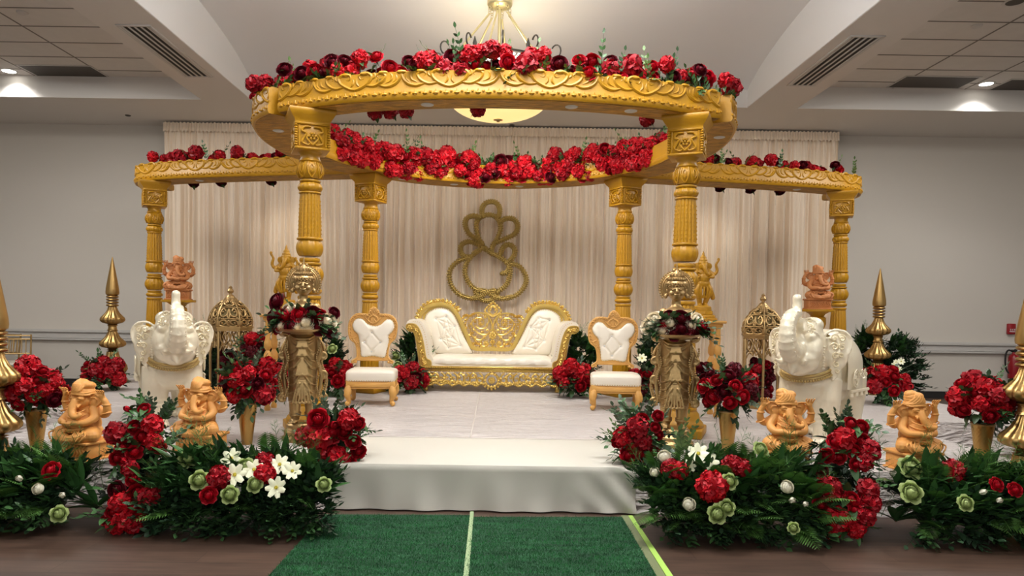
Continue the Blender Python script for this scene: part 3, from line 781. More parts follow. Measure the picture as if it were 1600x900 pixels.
# ------------------------------------------------------------------ sofa
def sofa():
    k = .00172
    Q = lambda zx, zy: ((zx-790)*k, (818-zy)*k)
    base = on(768, 612); t = thing('carved_sofa', 'wide cream tufted sofa with gold carved frame under the ornament', 'sofa', (base.x, 10.0, STZ+.004))
    mir = lambda pts: [(-x, z) for x, z in pts]
    YB_ = .32     # back plane (local y); front edge at about -.36
    cush = [Q(*p) for p in ((215, 250), (240, 200), (300, 165), (360, 155), (420, 172), (468, 220), (508, 300), (560, 410), (615, 500), (600, 545), (330, 545), (285, 480), (255, 390), (225, 310))]
    btn = [Q(*p) for p in ((315, 250), (400, 232), (383, 325), (470, 310), (357, 418), (446, 405), (520, 472), (422, 492))]
    for s in (1, -1):
        g, O = pad(cush if s > 0 else mir(cush), (Q(390, 380)[0]*s, Q(390, 380)[1]), .075, btn if s > 0 else mir(btn), YB_, diamond=.26)
        p = g.build('back_cushion', M_leath, t)
        for x, z in (btn if s > 0 else mir(btn)): G().ell((x, YB_-.068, z), (.011, .008, .011), seg=8).build('button', M_crys, p)
        st = G(); studs(st, [((x-Q(390, 380)[0])*.97*1+Q(390, 380)[0], (z-Q(390, 380)[1])*.97+Q(390, 380)[1]) if s > 0 else (-((x-Q(390, 380)[0])*.97+Q(390, 380)[0]), (z-Q(390, 380)[1])*.97+Q(390, 380)[1]) for x, z in cush[:9]], YB_-.06, .024, .0055, closed=False); st.build('nail_studs', M_stud, p)['kind'] = 'stuff'
    # gold frame bands
    g = G()
    band = [Q(*p) for p in ((180, 330), (172, 260), (195, 200), (245, 150), (330, 128), (405, 134), (465, 175), (520, 265), (572, 380), (630, 492), (790, 500))]
    prof = [(-.03, -.025), (.03, -.025), (.03, .025), (-.03, .025)]
    full = [(x, z) for x, z in cr(band, 8)]
    for s in (1, -1):
        g.sweep([(s*x, YB_-.03, z) for x, z in full], [(-.026, -.03), (.026, -.03), (.026, .03), (-.026, .03)], up=(0, 1, 0))
        g.sweep([(s*x, YB_-.062, z) for x, z in full], [(-.009, -.01), (.009, -.01), (.009, .01), (-.009, .01)], up=(0, 1, 0))
    # solid back board behind the cushions
    for s in (1, -1): g.prism([(s*x, z) for x, z in [Q(*p) for p in ((200, 540), (190, 330), (200, 215), (250, 160), (330, 140), (400, 146), (455, 185), (510, 285), (560, 390), (620, 500), (620, 560))]], YB_+.0, YB_+.05)
    fr = g.build('back_frame', M_gold, t)
    # crest carving along the top
    g = G(); rnd = random.Random(5)
    for s in (1, -1):
        L = 0; seq = full
        for i in range(8, len(seq)-30):
            L += math.dist(seq[i], seq[i-1])
            if L > .034:
                L = 0; T = np.array(seq[i])-np.array(seq[i-1]); T /= np.linalg.norm(T); n = np.array((-T[1], T[0])); 
                if n[1] < 0 and seq[i][1] > .9: n = -n
                c = np.array(seq[i])+n*.05
                if rnd.random() < .5: rosette(g, (s*c[0], c[1]), YB_-.035, .032, 5, .016)
                else: leafy(g, (s*(c[0]-n[0]*.03), c[1]-n[1]*.03), YB_-.035, .062, math.atan2(n[1], s*n[0])+rnd.uniform(-.4, .4))
                g.ell((s*(c[0]-n[0]*.018), YB_-.03, c[1]-n[1]*.018), (.02, .018, .02), seg=6)
                g.ell((s*(c[0]+n[0]*.022+rnd.uniform(-.01, .01)), YB_-.035, c[1]+n[1]*.022), (.014, .014, .014), seg=6)
    # central panel
    zz = lambda zx, zy: Q(zx, zy)
    for s in (1, -1):
        X = lambda p: (s*p[0], p[1])
        main = [[(790, 490), (786, 380), (780, 280), (740, 215), (670, 196), (600, 220), (562, 280), (566, 330)],
                [(640, 480), (600, 430), (572, 360), (560, 300), (570, 250)],
                [(780, 330), (750, 372), (700, 378), (650, 350), (612, 290), (640, 245), (690, 240), (716, 270), (700, 300), (676, 290)],
                [(750, 372), (700, 420), (650, 420), (612, 380), (600, 330), (590, 300)],
                [(760, 460), (720, 480), (680, 462), (650, 440), (630, 410)],
                [(700, 480), (690, 440), (712, 410), (740, 420)],
                [(735, 300), (760, 260), (745, 222)],
                [(640, 300), (660, 320), (690, 330), (730, 320), (752, 290)],
                [(620, 470), (600, 440), (590, 400), (604, 370)]]
        for m in main: g.tube([(X(Q(*p))[0], YB_-.02, X(Q(*p))[1]) for p in cr(m, 6)], [.011, .014, .013, .008], 6)
        for (zx, zy, r, a) in ((690, 270, .05, 2.2), (640, 330, .045, 3.6), (720, 240, .045, 1.0), (700, 345, .045, 5.0), (655, 400, .045, 3.4), (690, 445, .045, 4.4), (745, 350, .04, 1.6), (610, 300, .04, 2.2), (740, 460, .05, 1.8), (640, 460, .045, 2.6), (600, 400, .04, 2.0), (665, 225, .04, 1.2), (730, 400, .04, 3.0)):
            c = Q(zx, zy); leafy(g, (s*c[0], c[1]), YB_-.022, r*1.15, a if s > 0 else PI-a)
        for (zx, zy, r) in ((685, 290, .032), (735, 450, .04), (640, 270, .022), (655, 450, .024), (620, 365, .022)): c = Q(zx, zy); rosette(g, (s*c[0], c[1]), YB_-.025, r, 6)
        # cane net behind the scrolls
        for i in range(15):
            xx = .012+.0285*i
            top = Q(0, 208)[1] if xx < .36 else Q(0, 300)[1]
            zt_ = top-max(0, xx-.3)*.3; zb = Q(0, 484)[1]+max(0, xx-.27)*1.7
            if zt_ > zb: g.tube([(s*xx, YB_-.005, zb), (s*xx, YB_-.005, zt_)], .0035, 4)
        for i in range(17):
            z_ = Q(0, 480)[1]+.0285*i; xm = min(.41, .27+(z_-Q(0, 484)[1])*.55); g.tube([(0, YB_-.004, z_), (s*xm, YB_-.004, z_)], .0035, 4)
        # crest diamond
        for m in ([(790, 225), (750, 205), (722, 180), (738, 150), (770, 125), (790, 104)], [(790, 215), (765, 195), (752, 170), (772, 145), (790, 135)]): g.tube([(s*Q(*p)[0], YB_-.02, Q(*p)[1]) for p in cr(m, 5)], [.013, .015, .012], 6)
        for p in ((722, 182), (735, 155), (755, 132), (772, 115), (730, 205), (770, 170), (760, 190), (779, 150)): c = Q(*p); g.ell((s*c[0], YB_-.03, c[1]), (.017, .015, .017), seg=8)
        # shoulders between crest and wing tops
        for i in range(9):
            c = Q(545+i*11, 210+(8-i)*2-6*math.sin(i)); rosette(g, (s*c[0], c[1]), YB_-.03, .022, 5)
        for i in range(7):
            c = Q(552+i*4-(i % 2)*18, 235+i*14); leafy(g, (s*c[0], c[1]), YB_-.03, .04, 1.2+i*.4)
    rosette(g, Q(790, 385), YB_-.04, .058, 8, .022); rosette(g, Q(790, 440), YB_-.035, .04, 6, .018); g.ell((0, YB_-.03, Q(790, 105)[1]), (.02, .018, .022), seg=8)
    for i in range(12): c = Q(640+i*27, 484); g.ell((c[0], YB_-.03, c[1]), (.02, .012, .014), seg=6)
    g.build('carved_crest', M_gold, fr)
    # seat
    g = G()
    v = []; f = []; nx, ny = 40, 16; X0, X1 = Q(318, 0)[0], Q(1262, 0)[0]; Z0, Z1 = Q(0, 612)[1], Q(0, 545)[1]
    pr = [(-.36, Z0), (-.385, Z0+.02), (-.39, (Z0+Z1)/2), (-.375, Z1-.02), (-.33, Z1), (-.1, Z1+.018), (.15, Z1+.015), (.3, Z1+.005), (.3, Z0)]
    for i in range(nx+1):
        u = i/nx; x = X0+(X1-X0)*u; e = min(1, min(u, 1-u)*12)
        for (y, z) in pr: v.append((x, y*(.94+.06*e) if y < 0 else y, Z0+(z-Z0)*(.8+.2*e**.5)+.003*math.sin(x*31+y*20)))
    m = len(pr)
    for i in range(nx):
        for j in range(m-1): f.append((i*m+j, (i+1)*m+j, (i+1)*m+j+1, i*m+j+1))
    f.append(tuple(range(m))); f.append(tuple(range((nx+1)*m-1, nx*m-1, -1)))
    g.add(v, f); g.box((0, -.02, (Z0+.01)), (X1-X0, .7, .05)); g.build('seat', M_leath, t)
    # arms: white roll extruded front to back, gold carved facing
    outer = [Q(*p) for p in ((112, 330), (108, 295), (128, 262), (170, 250), (215, 262), (250, 300), (275, 370), (290, 450), (300, 520), (325, 565), (320, 620), (215, 620), (205, 560), (190, 470), (178, 400), (165, 350), (140, 345))]
    facing = [Q(*p) for p in ((115, 325), (118, 296), (150, 290), (190, 300), (222, 350), (245, 430), (258, 500), (272, 560), (305, 580), (300, 622), (235, 622), (215, 560), (202, 480), (190, 410), (170, 352), (140, 345))]
    for s in (1, -1):
        a = G(); O = [(s*x, z) for x, z in cr(outer, 5, closed=True)]
        a.prism(O, -.36, .3); p = a.build('arm', M_leath, t)
        a = G(); F = [(s*x, z) for x, z in cr(facing, 5, closed=True)]
        a.prism(F, -.385, -.355); a.tube([(x, -.385, z) for x, z in F], .011, 6, closed=True)
        for i in range(26):
            u = i/25; line = cr([Q(140, 318), Q(185, 330), Q(215, 400), Q(232, 480), Q(248, 560), Q(265, 600)], 8); c = line[int(u*(len(line)-1))]
            leafy(a, (s*c[0], c[1]), -.39, .04, rnd.uniform(0, 6.28), .012); a.ell((s*(c[0]+rnd.uniform(-.015, .015)), -.39, c[1]), (.014, .014, .014), seg=6)
        rosette(a, (s*Q(135, 318)[0], Q(135, 318)[1]), -.39, .035, 6)
        a.build('arm_facing', M_gold, p)
        st = G(); studs(st, [(s*x, z) for x, z in [Q(*q) for q in ((150, 268), (205, 275), (240, 320), (263, 390), (278, 470), (290, 540))]], -.365, .024, .0055, closed=False); st.build('nail_studs', M_stud, p)['kind'] = 'stuff'
    # apron and skirt
    g = G(); XA = Q(262, 0)[0]
    for zy, h, d in ((625, .028, .0), (642, .012, .012), (655, .02, .004)): g.box((0, -.36, Q(0, zy)[1]), (-2*XA, .06+d, h), bev=.004)
    for i in range(76): g.ell((XA+(-2*XA)*(i+.5)/76, -.4, Q(0, 628)[1]), (.011, .011, .012), seg=6)
    for i in range(76): g.ell((XA+(-2*XA)*(i+.5)/76, -.4, Q(0, 652)[1]), (.0095, .009, .009), seg=6)
    for s in (1, -1):
        g.box((s*-XA, -.02, Q(0, 640)[1]), (.05, .7, .09), bev=.006); g.box((s*(-XA-.03), .28, .1), (.06, .06, .2), bev=.01)
    g.build('apron', M_gold, t)
    g = G()
    for s in (1, -1):
        for i in range(9):
            zx = 290+i*50; c = Q(zx, 705)
            w_ = [(zx, 668), (zx+24, 690), (zx+28, 730), (zx+4, 750), (zx-14, 725), (zx+2, 705), (zx+12, 718)]
            if i % 2: w_ = [(zx+10, 750), (zx+30, 728), (zx+26, 690), (zx+2, 672), (zx-16, 692), (zx-4, 712), (zx+10, 704)]
            g.tube([(s*Q(*p)[0], -.375, Q(*p)[1]) for p in cr(w_, 5)], [.012, .016, .014, .008], 6)
            for q in range(3):
                c2 = Q(zx-8+q*22, 745-6*(q == 1)); leafy(g, (s*c2[0], c2[1]), -.378, .05, 1.2+.5*q+i*.3)
            leafy(g, (s*Q(zx+25, 700)[0], Q(zx+25, 700)[1]), -.38, .055, 2.4+i); g.ell((s*c[0], -.385, c[1]), (.014, .014, .014), seg=6)
        for i in range(34):
            zx = 275+i*13.2; dz = 760+9*math.sin(i*.9); c = Q(zx, dz); g.ell((s*c[0], -.378, c[1]), (.017, .014, .019), seg=6)
    c = Q(790, 725); g.tube([(c[0]+.09*math.cos(a), -.38, c[1]+.095*math.sin(a)) for a in np.linspace(0, 2*PI, 25)[:-1]], .014, 6, closed=True)
    rosette(g, c, -.39, .05, 8, .018)
    for i in range(12): a = 2*PI*i/12; leafy(g, (c[0]+.07*math.cos(a), c[1]+.07*math.sin(a)), -.385, .05, a)
    for i in range(7): a = -PI*(i+1)/8; g.ell((c[0]+.125*math.cos(a), -.38, c[1]+.12*math.sin(a)), (.018, .015, .018), seg=6)
    g.build('carved_skirt', M_gold, t)
    for x in (-.9, .9):
        for y in (-.3, .26):
            G().lathe([(.03, 0), (.035, .02), (.028, .06), (.045, .14), (.05, .2)], 16, c=(x, y, 0)).build('leg', M_gold, t)
    G().box((0, .02, Q(0, 640)[1]), (1.9, .66, .05)).build('seat_rail', M_gold, t)
sofa()

# ------------------------------------------------------------------ small throne chairs
def chair():
    k = 8.1/FPX/4.735; Q = lambda zx, zy: ((zx-350)*k, (842-zy)*k)
    t = thing('throne_chair', 'x', 'chair', (0, 0, 0))
    g = G(); W = .28; F0, B0 = -.26, .24      # seat front / back in local y
    ZS, ZT = Q(0, 657)[1], Q(0, 580)[1]
    v = []; f = []; n = 16
    for j, (z, ins) in enumerate(((ZS, 0), (ZS+.02, -.004), (ZT-.03, -.006), (ZT-.008, .004), (ZT, .02), (ZT+.012, .07), (ZT+.016, .2))):
        for i in range(64):
            a = 2*PI*i/64; e = 2/9; c_, s_ = math.cos(a), math.sin(a)
            x = math.copysign(abs(c_)**e, c_)*(W-ins); y = math.copysign(abs(s_)**e, s_)*((B0-F0)/2-ins)+(B0+F0)/2; v.append((x, y, z))
    for j in range(6):
        for i in range(64): f.append((j*64+i, j*64+(i+1) % 64, (j+1)*64+(i+1) % 64, (j+1)*64+i))
    f += [tuple(range(63, -1, -1)), tuple(range(6*64, 7*64))]; g.add(v, f); seat = g.build('seat', M_leath, t)
    st = G()
    for i in range(20): st.ell((-W+.02+(2*W-.04)*i/19, F0-.006, ZS+.008), (.006, .004, .006), seg=6)
    for s in (1, -1):
        for i in range(15): st.ell((s*(W+.004), F0+.02+(B0-F0-.04)*i/14, ZS+.008), (.004, .006, .006), seg=6)
    st.build('nail_studs', M_stud, seat)['kind'] = 'stuff'
    g = G(); ZR = Q(0, 712)[1]
    g.box((0, (F0+B0)/2, (ZS+ZR)/2), (2*W-.01, B0-F0-.01, ZS-ZR), bev=.006).box((0, F0-.002, (ZS+ZR)/2), (2*W-.12, .015, (ZS-ZR)*.6), bev=.004).box((0, (F0+B0)/2, ZR+.006), (2*W+.005, B0-F0+.005, .014), bev=.004)
    g.build('seat_frame', M_owood, t)
    for sx in (-1, 1):
        for sy, y in ((-1, F0+.03), (1, B0-.03)):
            g = G(); x = sx*(W-.035)
            path = [(x, y, ZR+.01), (x+sx*.008, y+sy*.012, ZR-.03), (x+sx*.012, y+sy*.016, ZR-.07), (x, y+sy*.004, ZR-.12), (x-sx*.006, y-sy*.002, ZR-.16), (x+sx*.004, y+sy*.012, .035), (x+sx*.012, y+sy*.022, .032)]
            g.tube(cr(path, 5), [.04, .044, .04, .028, .021, .022, .03], 12, ends=True)
            g.tube([(x+sx*.02, y+sy*.03, ZR-.01), (x+sx*.028, y+sy*.036, ZR-.07), (x+sx*.01, y+sy*.02, ZR-.13)], [.012, .014, .006], 6)
            g.build('leg', M_owood, t)
    # back, tilted
    tilt = Matrix.Translation((0, B0-.03, ZT)) @ Matrix.Rotation(-.12, 4, 'X') @ Matrix.Translation((0, 0, -ZT))
    padO = [Q(*p) for p in ((166, 245), (195, 200), (240, 198), (285, 238), (345, 254), (395, 236), (430, 200), (475, 208), (494, 255), (475, 300), (450, 330), (455, 380), (440, 440), (418, 500), (330, 490), (245, 496), (232, 440), (222, 370), (208, 320), (178, 290))]
    padO = [(x+.012, z) for x, z in padO]
    cx = .0; btn = [(x+.012, z) for x, z in [Q(*p) for p in ((318, 305), (262, 382), (385, 382), (320, 455))]]
    g, O = pad(padO, Q(338, 360), .04, btn, 0, dent=.025, diamond=.14); q = G().join(g, tilt); back = q.build('backrest', M_leath, t)
    for x, z in btn: G().ell((x, -.037, z), (.01, .007, .01), seg=8, M=tilt).build('button', M_crys, back)
    st = G(); studs(st, padO, -.035, .028, .0065); q = G().join(st, tilt); q.build('nail_studs', M_stud, back)['kind'] = 'stuff'
    g = G()
    outer = [(x+.012, z) for x, z in [Q(*p) for p in ((190, 535), (172, 545), (168, 530), (205, 500), (205, 440), (190, 390), (150, 355), (136, 290), (145, 215), (190, 165), (250, 160), (285, 165), (300, 130), (330, 108), (362, 130), (380, 160), (430, 162), (480, 178), (510, 225), (512, 290), (498, 350), (462, 390), (448, 440), (450, 500), (485, 530), (480, 545), (460, 535))]]
    OO = [tuple(p) for p in cr(outer, 5)]
    # frame = ring between outer outline and pad outline (resampled by angle), plus raised mouldings
    c = Q(345, 370); ang = lambda P: math.atan2(P[1]-c[1], P[0]-c[0])
    A = np.array(cr(outer+[(x+.012, z) for x, z in [Q(420, 515), Q(330, 505), Q(240, 515)]], 5, closed=True)); th = np.unwrap([ang(p) for p in A]);
    inn = np.array(cr(padO, 8, closed=True)); o1 = np.argsort([ang(p) for p in inn]); ai = np.array([ang(p) for p in inn])[o1]; inn = inn[o1]
    n = len(A); v = []; f = []
    for y in (.0, .045):
        for i in range(n): v.append((A[i][0], y-.02, A[i][1]))
        for i in range(n):
            a = ang(A[i]); v.append((c[0]+(np.interp(a, ai, inn[:, 0], period=2*PI)-c[0])*.97, y-.02, c[1]+(np.interp(a, ai, inn[:, 1], period=2*PI)-c[1])*.97))
    for i in range(n):
        j = (i+1) % n; f += [(i, j, n+j, n+i), (2*n+i, 3*n+i, 3*n+j, 2*n+j), (i, 2*n+i, 2*n+j, j), (n+i, n+j, 3*n+j, 3*n+i)]
    g.add(v, f, tilt)
    g.tube([(p[0]*.985+.0, -.022, p[1]) for p in OO], .011, 6, M=tilt)
    rn = random.Random(1)
    L = 0
    for i in range(10, len(OO)-10):
        L += math.dist(OO[i], OO[i-1])
        if L > .03 and OO[i][1] > Q(0, 420)[1]:
            L = 0; d = np.array(c)-np.array(OO[i]); d /= np.linalg.norm(d); p = np.array(OO[i])+d*.022
            g.tube([(p[0]+.013*math.cos(a), -.028, p[1]+.013*math.sin(a)) for a in np.linspace(0, 4.6, 8)], [.006, .008, .007, .003], 5, M=tilt)
    X0 = Q(333, 0)[0]
    for s in (1, -1):
        g.tube([(X0+s*x, -.028, z) for x, z in cr([(.0, Q(0, 165)[1]), (.02, Q(0, 178)[1]), (.045, Q(0, 185)[1]), (.06, Q(0, 210)[1]), (.035, Q(0, 222)[1]), (.02, Q(0, 205)[1]), (.03, Q(0, 195)[1])], 4)], [.008, .012, .01, .005], 6, M=tilt)
        g.tube([(X0+s*x, -.028, z) for x, z in cr([(.0, Q(0, 235)[1]), (.03, Q(0, 228)[1]), (.07, Q(0, 205)[1]), (.1, Q(0, 185)[1])], 4)], [.008, .01, .005], 6, M=tilt)
        g.tube([(X0+s*x, -.028, z) for x, z in cr([(.19, Q(0, 340)[1]), (.23, Q(0, 355)[1]), (.2, Q(0, 385)[1]), (.165, Q(0, 420)[1])], 4)], [.008, .013, .01, .006], 6, M=tilt)
        g.ell((X0+s*.2, -.02, Q(0, 536)[1]), (.022, .02, .016), seg=10, M=tilt)
    for r in (.02, .036, .05):
        g.tube([(X0+r*math.cos(a), -.026, Q(0, 150)[1]+r*math.sin(a)) for a in np.linspace(-.2, PI+.2, 12)], .006, 5, M=tilt)
    g.box((X0, .0, Q(0, 515)[1]), (.36, .035, .035), M=tilt, bev=.006)
    g.build('back_frame', M_owood, t)
    return t
ch = chair()
p = on(573, 637); ch.location = (p.x, 8.32, STZ); ch.rotation_euler.z = math.radians(4); tag(ch, 'small cream throne chair with orange wood frame left of the sofa', 'chair', 'pair of throne chairs beside the sofa')
c2 = copy_tree(ch); p = on(964, 641); c2.location = (p.x, 8.22, STZ); c2.rotation_euler.z = math.radians(-7); tag(c2, 'small cream throne chair with orange wood frame right of the sofa', 'chair')

# ================================================================== ELEPHANTS
def elephant():
    t = thing('elephant_statue', 'x', 'elephant statue', (0, 0, 0))
    g = G()
    g.ell((0, .30, .64), (.255, .44, .30)); g.ell((0, .0, .58), (.235, .25, .27)); g.ell((0, .58, .60), (.22, .2, .27)); g.ell((0, -.1, .5), (.2, .17, .17)); g.ell((0, .3, .47), (.2, .36, .18))
    for s in (-1, 1):
        g.tube([(s*.13, -.06, .55), (s*.145, -.09, .38), (s*.14, -.08, .2), (s*.14, -.08, .06), (s*.14, -.09, .0)], [.13, .115, .095, .1, .118], 20)
        g.tube([(s*.13, .58, .55), (s*.14, .6, .38), (s*.135, .63, .2), (s*.135, .62, .06), (s*.135, .61, .0)], [.15, .13, .1, .1, .118], 20)
        for k in (-1, 0, 1): g.ell((s*.14+k*.062, -.19+abs(k)*.02, .026), (.034, .03, .03), seg=10); g.ell((s*.135+k*.062, .51+abs(k)*.02, .026), (.034, .03, .03), seg=10)
        for z in (.2, .24, .28, .32): g.tube([(s*.143+(.1+.05*(z-.2))*math.cos(a), -.082+(.1+.05*(z-.2))*math.sin(a), z+.01*math.cos(a*2+z*9)) for a in np.linspace(0, 2*PI, 25)[:-1]], .007, 6, closed=True)
    # neck and head, lifted
    g.ell((0, -.13, .74), (.2, .22, .2)); g.ell((0, -.28, .84), (.19, .2, .2)); g.ell((0, -.3, .93), (.165, .16, .13))
    for s in (-1, 1): g.ell((s*.068, -.27, 1.0), (.092, .12, .07)); g.ell((s*.12, -.38, .8), (.075, .09, .12)); g.ell((s*.105, -.42, .9), (.05, .05, .04)); g.ell((s*.09, -.4, .7), (.08, .09, .08))
    g.ell((0, -.38, .68), (.13, .12, .1)); g.tube([(0, -.43, .72), (0, -.5, .66), (0, -.53, .62)], [.07, .045, .018], 12, ends=True)
    # upper lip shelf
    g.tube(cr([(-.15, -.36, .75), (-.1, -.46, .735), (0, -.5, .75), (.1, -.46, .735), (.15, -.36, .75)], 5), .045, 10)
    TP = [(0, -.4, .84), (0, -.5, .79), (0, -.6, .8), (.0, -.66, .87), (.0, -.67, .96), (.0, -.63, 1.04), (.0, -.555, 1.08), (.0, -.49, 1.08), (.0, -.455, 1.12), (.0, -.45, 1.18), (0, -.455, 1.215)]
    TR = [.11, .095, .08, .07, .065, .06, .054, .048, .042, .036, .039]
    C = cr(TP, 6); R = np.interp(np.linspace(0, 1, len(C)), np.linspace(0, 1, len(TR)), TR)
    g.tube(C, list(R), 20, ends=True)
    for i in range(4, 48, 3):       # rings of the trunk
        T = Vector(C[i+1])-Vector(C[i-1]); T.normalize(); a = Vector((1, 0, 0)); b = T.cross(a)
        g.tube([tuple(Vector(C[i])+(a*math.cos(q)+b*math.sin(q))*(R[i]+.001)) for q in np.linspace(0, 2*PI, 21)[:-1]], .006, 6, closed=True)
    # ears: flattened, held out and back
    for s in (-1, 1):
        g.ell((s*.24, -.17, .79), (.1, .025, .15), rot=(0, s*-.15, s*.5)); g.ell((s*.27, -.14, .88), (.085, .022, .07), rot=(0, 0, s*.5)); g.ell((s*.235, -.17, .67), (.05, .02, .1), rot=(0, s*.2, s*.5))
        E = cr([(s*.16, -.23, .93), (s*.22, -.19, .965), (s*.3, -.15, .95), (s*.34, -.12, .88), (s*.33, -.13, .8), (s*.29, -.15, .72), (s*.25, -.17, .6), (s*.22, -.19, .56)], 5)
        g.tube(E, .013, 8, ends=True)
        g.tube(cr([(s*.19, -.24, .9), (s*.25, -.2, .88), (s*.27, -.19, .8), (s*.24, -.21, .72)], 4), .01, 6, ends=True)
        # brow, eye
        g.tube(cr([(s*.07, -.445, .95), (s*.11, -.45, .965), (s*.15, -.41, .945), (s*.165, -.37, .91)], 4), .009, 6, ends=True)
        g.tube(cr([(s*.08, -.458, .915), (s*.115, -.462, .932), (s*.15, -.43, .915)], 4), .006, 6, ends=True); g.tube(cr([(s*.08, -.46, .912), (s*.115, -.465, .898), (s*.15, -.43, .912)], 4), .006, 6, ends=True)
        g.ell((s*.118, -.455, .914), (.024, .02, .018), seg=10)
        g.tube(cr([(s*.06, -.48, .7), (s*.1, -.53, .7), (s*.125, -.58, .72)], 4), [.03, .022, .01], 10, ends=True)   # tusk stubs
    g.tube(cr([(0, .72, .72), (0, .8, .62), (.01, .82, .45), (.02, .8, .32)], 4), [.035, .02, .016, .028], 10, ends=True)
    body = blob(g, 'body', M_pearl, t, .0105, 3)
    # collar
    def coll(r, dz, n=44): return [( (.205+dz*.2)*math.sin(a), -.15-(.22+dz*.1)*math.cos(a), .655-.075*math.cos(a)-dz) for a in np.linspace(-2.0, 2.0, n)]
    M_pg = mat('worn_gold_leaf', (196, 170, 112), .4, .6)
    g = G().tube(coll(0, 0), .013, 8).tube(coll(0, .022), .007, 6)
    for p in coll(0, .04, 40): g.ell(p, .013, seg=8)
    g.build('collar', M_pg, t)
    # brow cap with beads
    g = G()
    for s in (-1, 1):
        for q in range(16):
            u = q/15; g.ell((s*(.075+.105*u), -.40-.04*math.sin(PI*u)+.04*u-.03*(1-u), 1.03-.2*u-.05*u*u), .0095, seg=6)
        for q in range(9): g.ell((s*.185-.0*s, -.32-.01*q*(q < 4), .83-.022*q), (.012, .012, .01), seg=6)
        for r in (.05, .035, .02): g.tube([(s*(.075+r*math.cos(a)), -.335-.05*math.sin(a)*0-(.05-r)*.4-.02, 1.02+r*math.sin(a)*.6+(.05-r)*.9) for a in np.linspace(0, 2*PI, 17)[:-1]], .006, 5, closed=True)
    for i in range(10, 46, 2):
        T = Vector(C[i+1])-Vector(C[i-1]); T.normalize(); b = T.cross(Vector((1, 0, 0)))
        for s in (-1, 1): p = Vector(C[i])-b*(R[i]*.55)*1+Vector((s*R[i]*.83, 0, 0)); g.ell(tuple(p), .0075, seg=6)
    g.build('bead_trim', M_pearl, t)['kind'] = 'stuff'
    # raised scrollwork on ears and forehead
    g = G()
    for s in (-1, 1):
        e1, e2_ = Vector((s*.088, .048, 0)).normalized(), Vector((0, 0, 1)); o_ = Vector((s*.235, -.215, .8))
        for (u, v, r, a0, hd) in ((.0, .1, .035, 0, 1), (.055, .1, .03, 2, -1), (.0, .03, .035, 3, -1), (.06, .03, .03, 1, 1), (.01, -.045, .032, 0, 1), (.055, -.04, .026, 4, -1), (.02, -.11, .028, 2, 1), (.03, -.165, .02, 2, 1)):
            g.tube([tuple(o_+e1*(u+x)+e2_*(v+z)) for x, z in spiral((0, 0), r, a0, 1.3, .15, 14, hd)], [.005, .0075, .006, .003], 5)
        for (x, z, r, a0, hd) in ((.05, 1.005, .03, 0, 1), (.1, .985, .026, 2, -1), (.13, .955, .02, 1, 1), (.035, .955, .022, 3, 1), (.08, 1.045, .022, 1, -1)):
            g.tube([(s*(x+dx), -.425+.9*(x-.06)**2*2+(z+dz-.95)*.62, z+dz) for dx, dz in spiral((0, 0), r, a0, 1.3, .15, 12, hd)], [.005, .0075, .006, .003], 5)
    g.build('relief_scrolls', mat('pearl_relief', (222, 208, 172), .3, .3), t)['kind'] = 'stuff'
    # saddle cloth with panels, scrolls and tassels
    g = G(); v = []; f = []; nu, nv = 30, 14
    for j in range(nv+1):
        y = .08+.52*j/nv
        for i in range(nu+1):
            a = -2.0+4.0*i/nu; rx = .285*math.sqrt(max(.02, 1-((y-.3)/.52)**2)); x = rx*math.sin(a) if abs(a) < PI/2 else math.copysign(rx, a); z = .64+.315*math.sqrt(max(.05, 1-((y-.3)/.6)**2))*math.cos(a) if abs(a) < PI/2 else .64-(abs(a)-PI/2)*.42
            v.append((x*1.02, y, z+.01))
    for j in range(nv):
        for i in range(nu): f.append((j*(nu+1)+i, j*(nu+1)+i+1, (j+1)*(nu+1)+i+1, (j+1)*(nu+1)+i))
    g.add(v, f)
    for s in (-1, 1):
        for q in range(26): a = q/25; g.ell((s*.292, .09+.5*a, .455), (.012, .012, .014), seg=6)
        for q in range(4): g.tube([(s*.285, .12+.14*q, .45), (s*.287, .12+.14*q, .41)], [.012, .02], 8)
        for rr in (.075, .055, .02): g.tube([(s*(.3), .2+rr*math.cos(a), .56+rr*math.sin(a)) for a in np.linspace(0, 2*PI, 9)[:-1]+PI/4], .006, 5, closed=True)
        for q in range(5):
            g.tube([(s*.296, .34+.04*q+.022*math.cos(a)*(1-a/9), .58+.03*(q % 2)+.022*math.sin(a)*(1-a/9)) for a in np.linspace(0, 7, 12)], .006, 5)
    cl = g.build('saddle_cloth', M_pearl, t, auto=False)
    return t
el = elephant()
p = on(252, 668); el.scale = (1, .9, 1); el.location = (p.x+.03, 6.62, STZ+.002); el.rotation_euler.z = math.radians(29); tag(el, 'pearl cream elephant statue with raised trunk at left facing the camera', 'elephant statue', 'pair of elephant statues')
e2 = copy_tree(el); e2.location = (on(1262, 690).x, 6.18, STZ+.002); e2.rotation_euler.z = math.radians(-46); e2.scale = (1.02, .8, 1.03); tag(e2, 'pearl cream elephant statue with raised trunk at right turned to show its side', 'elephant statue')

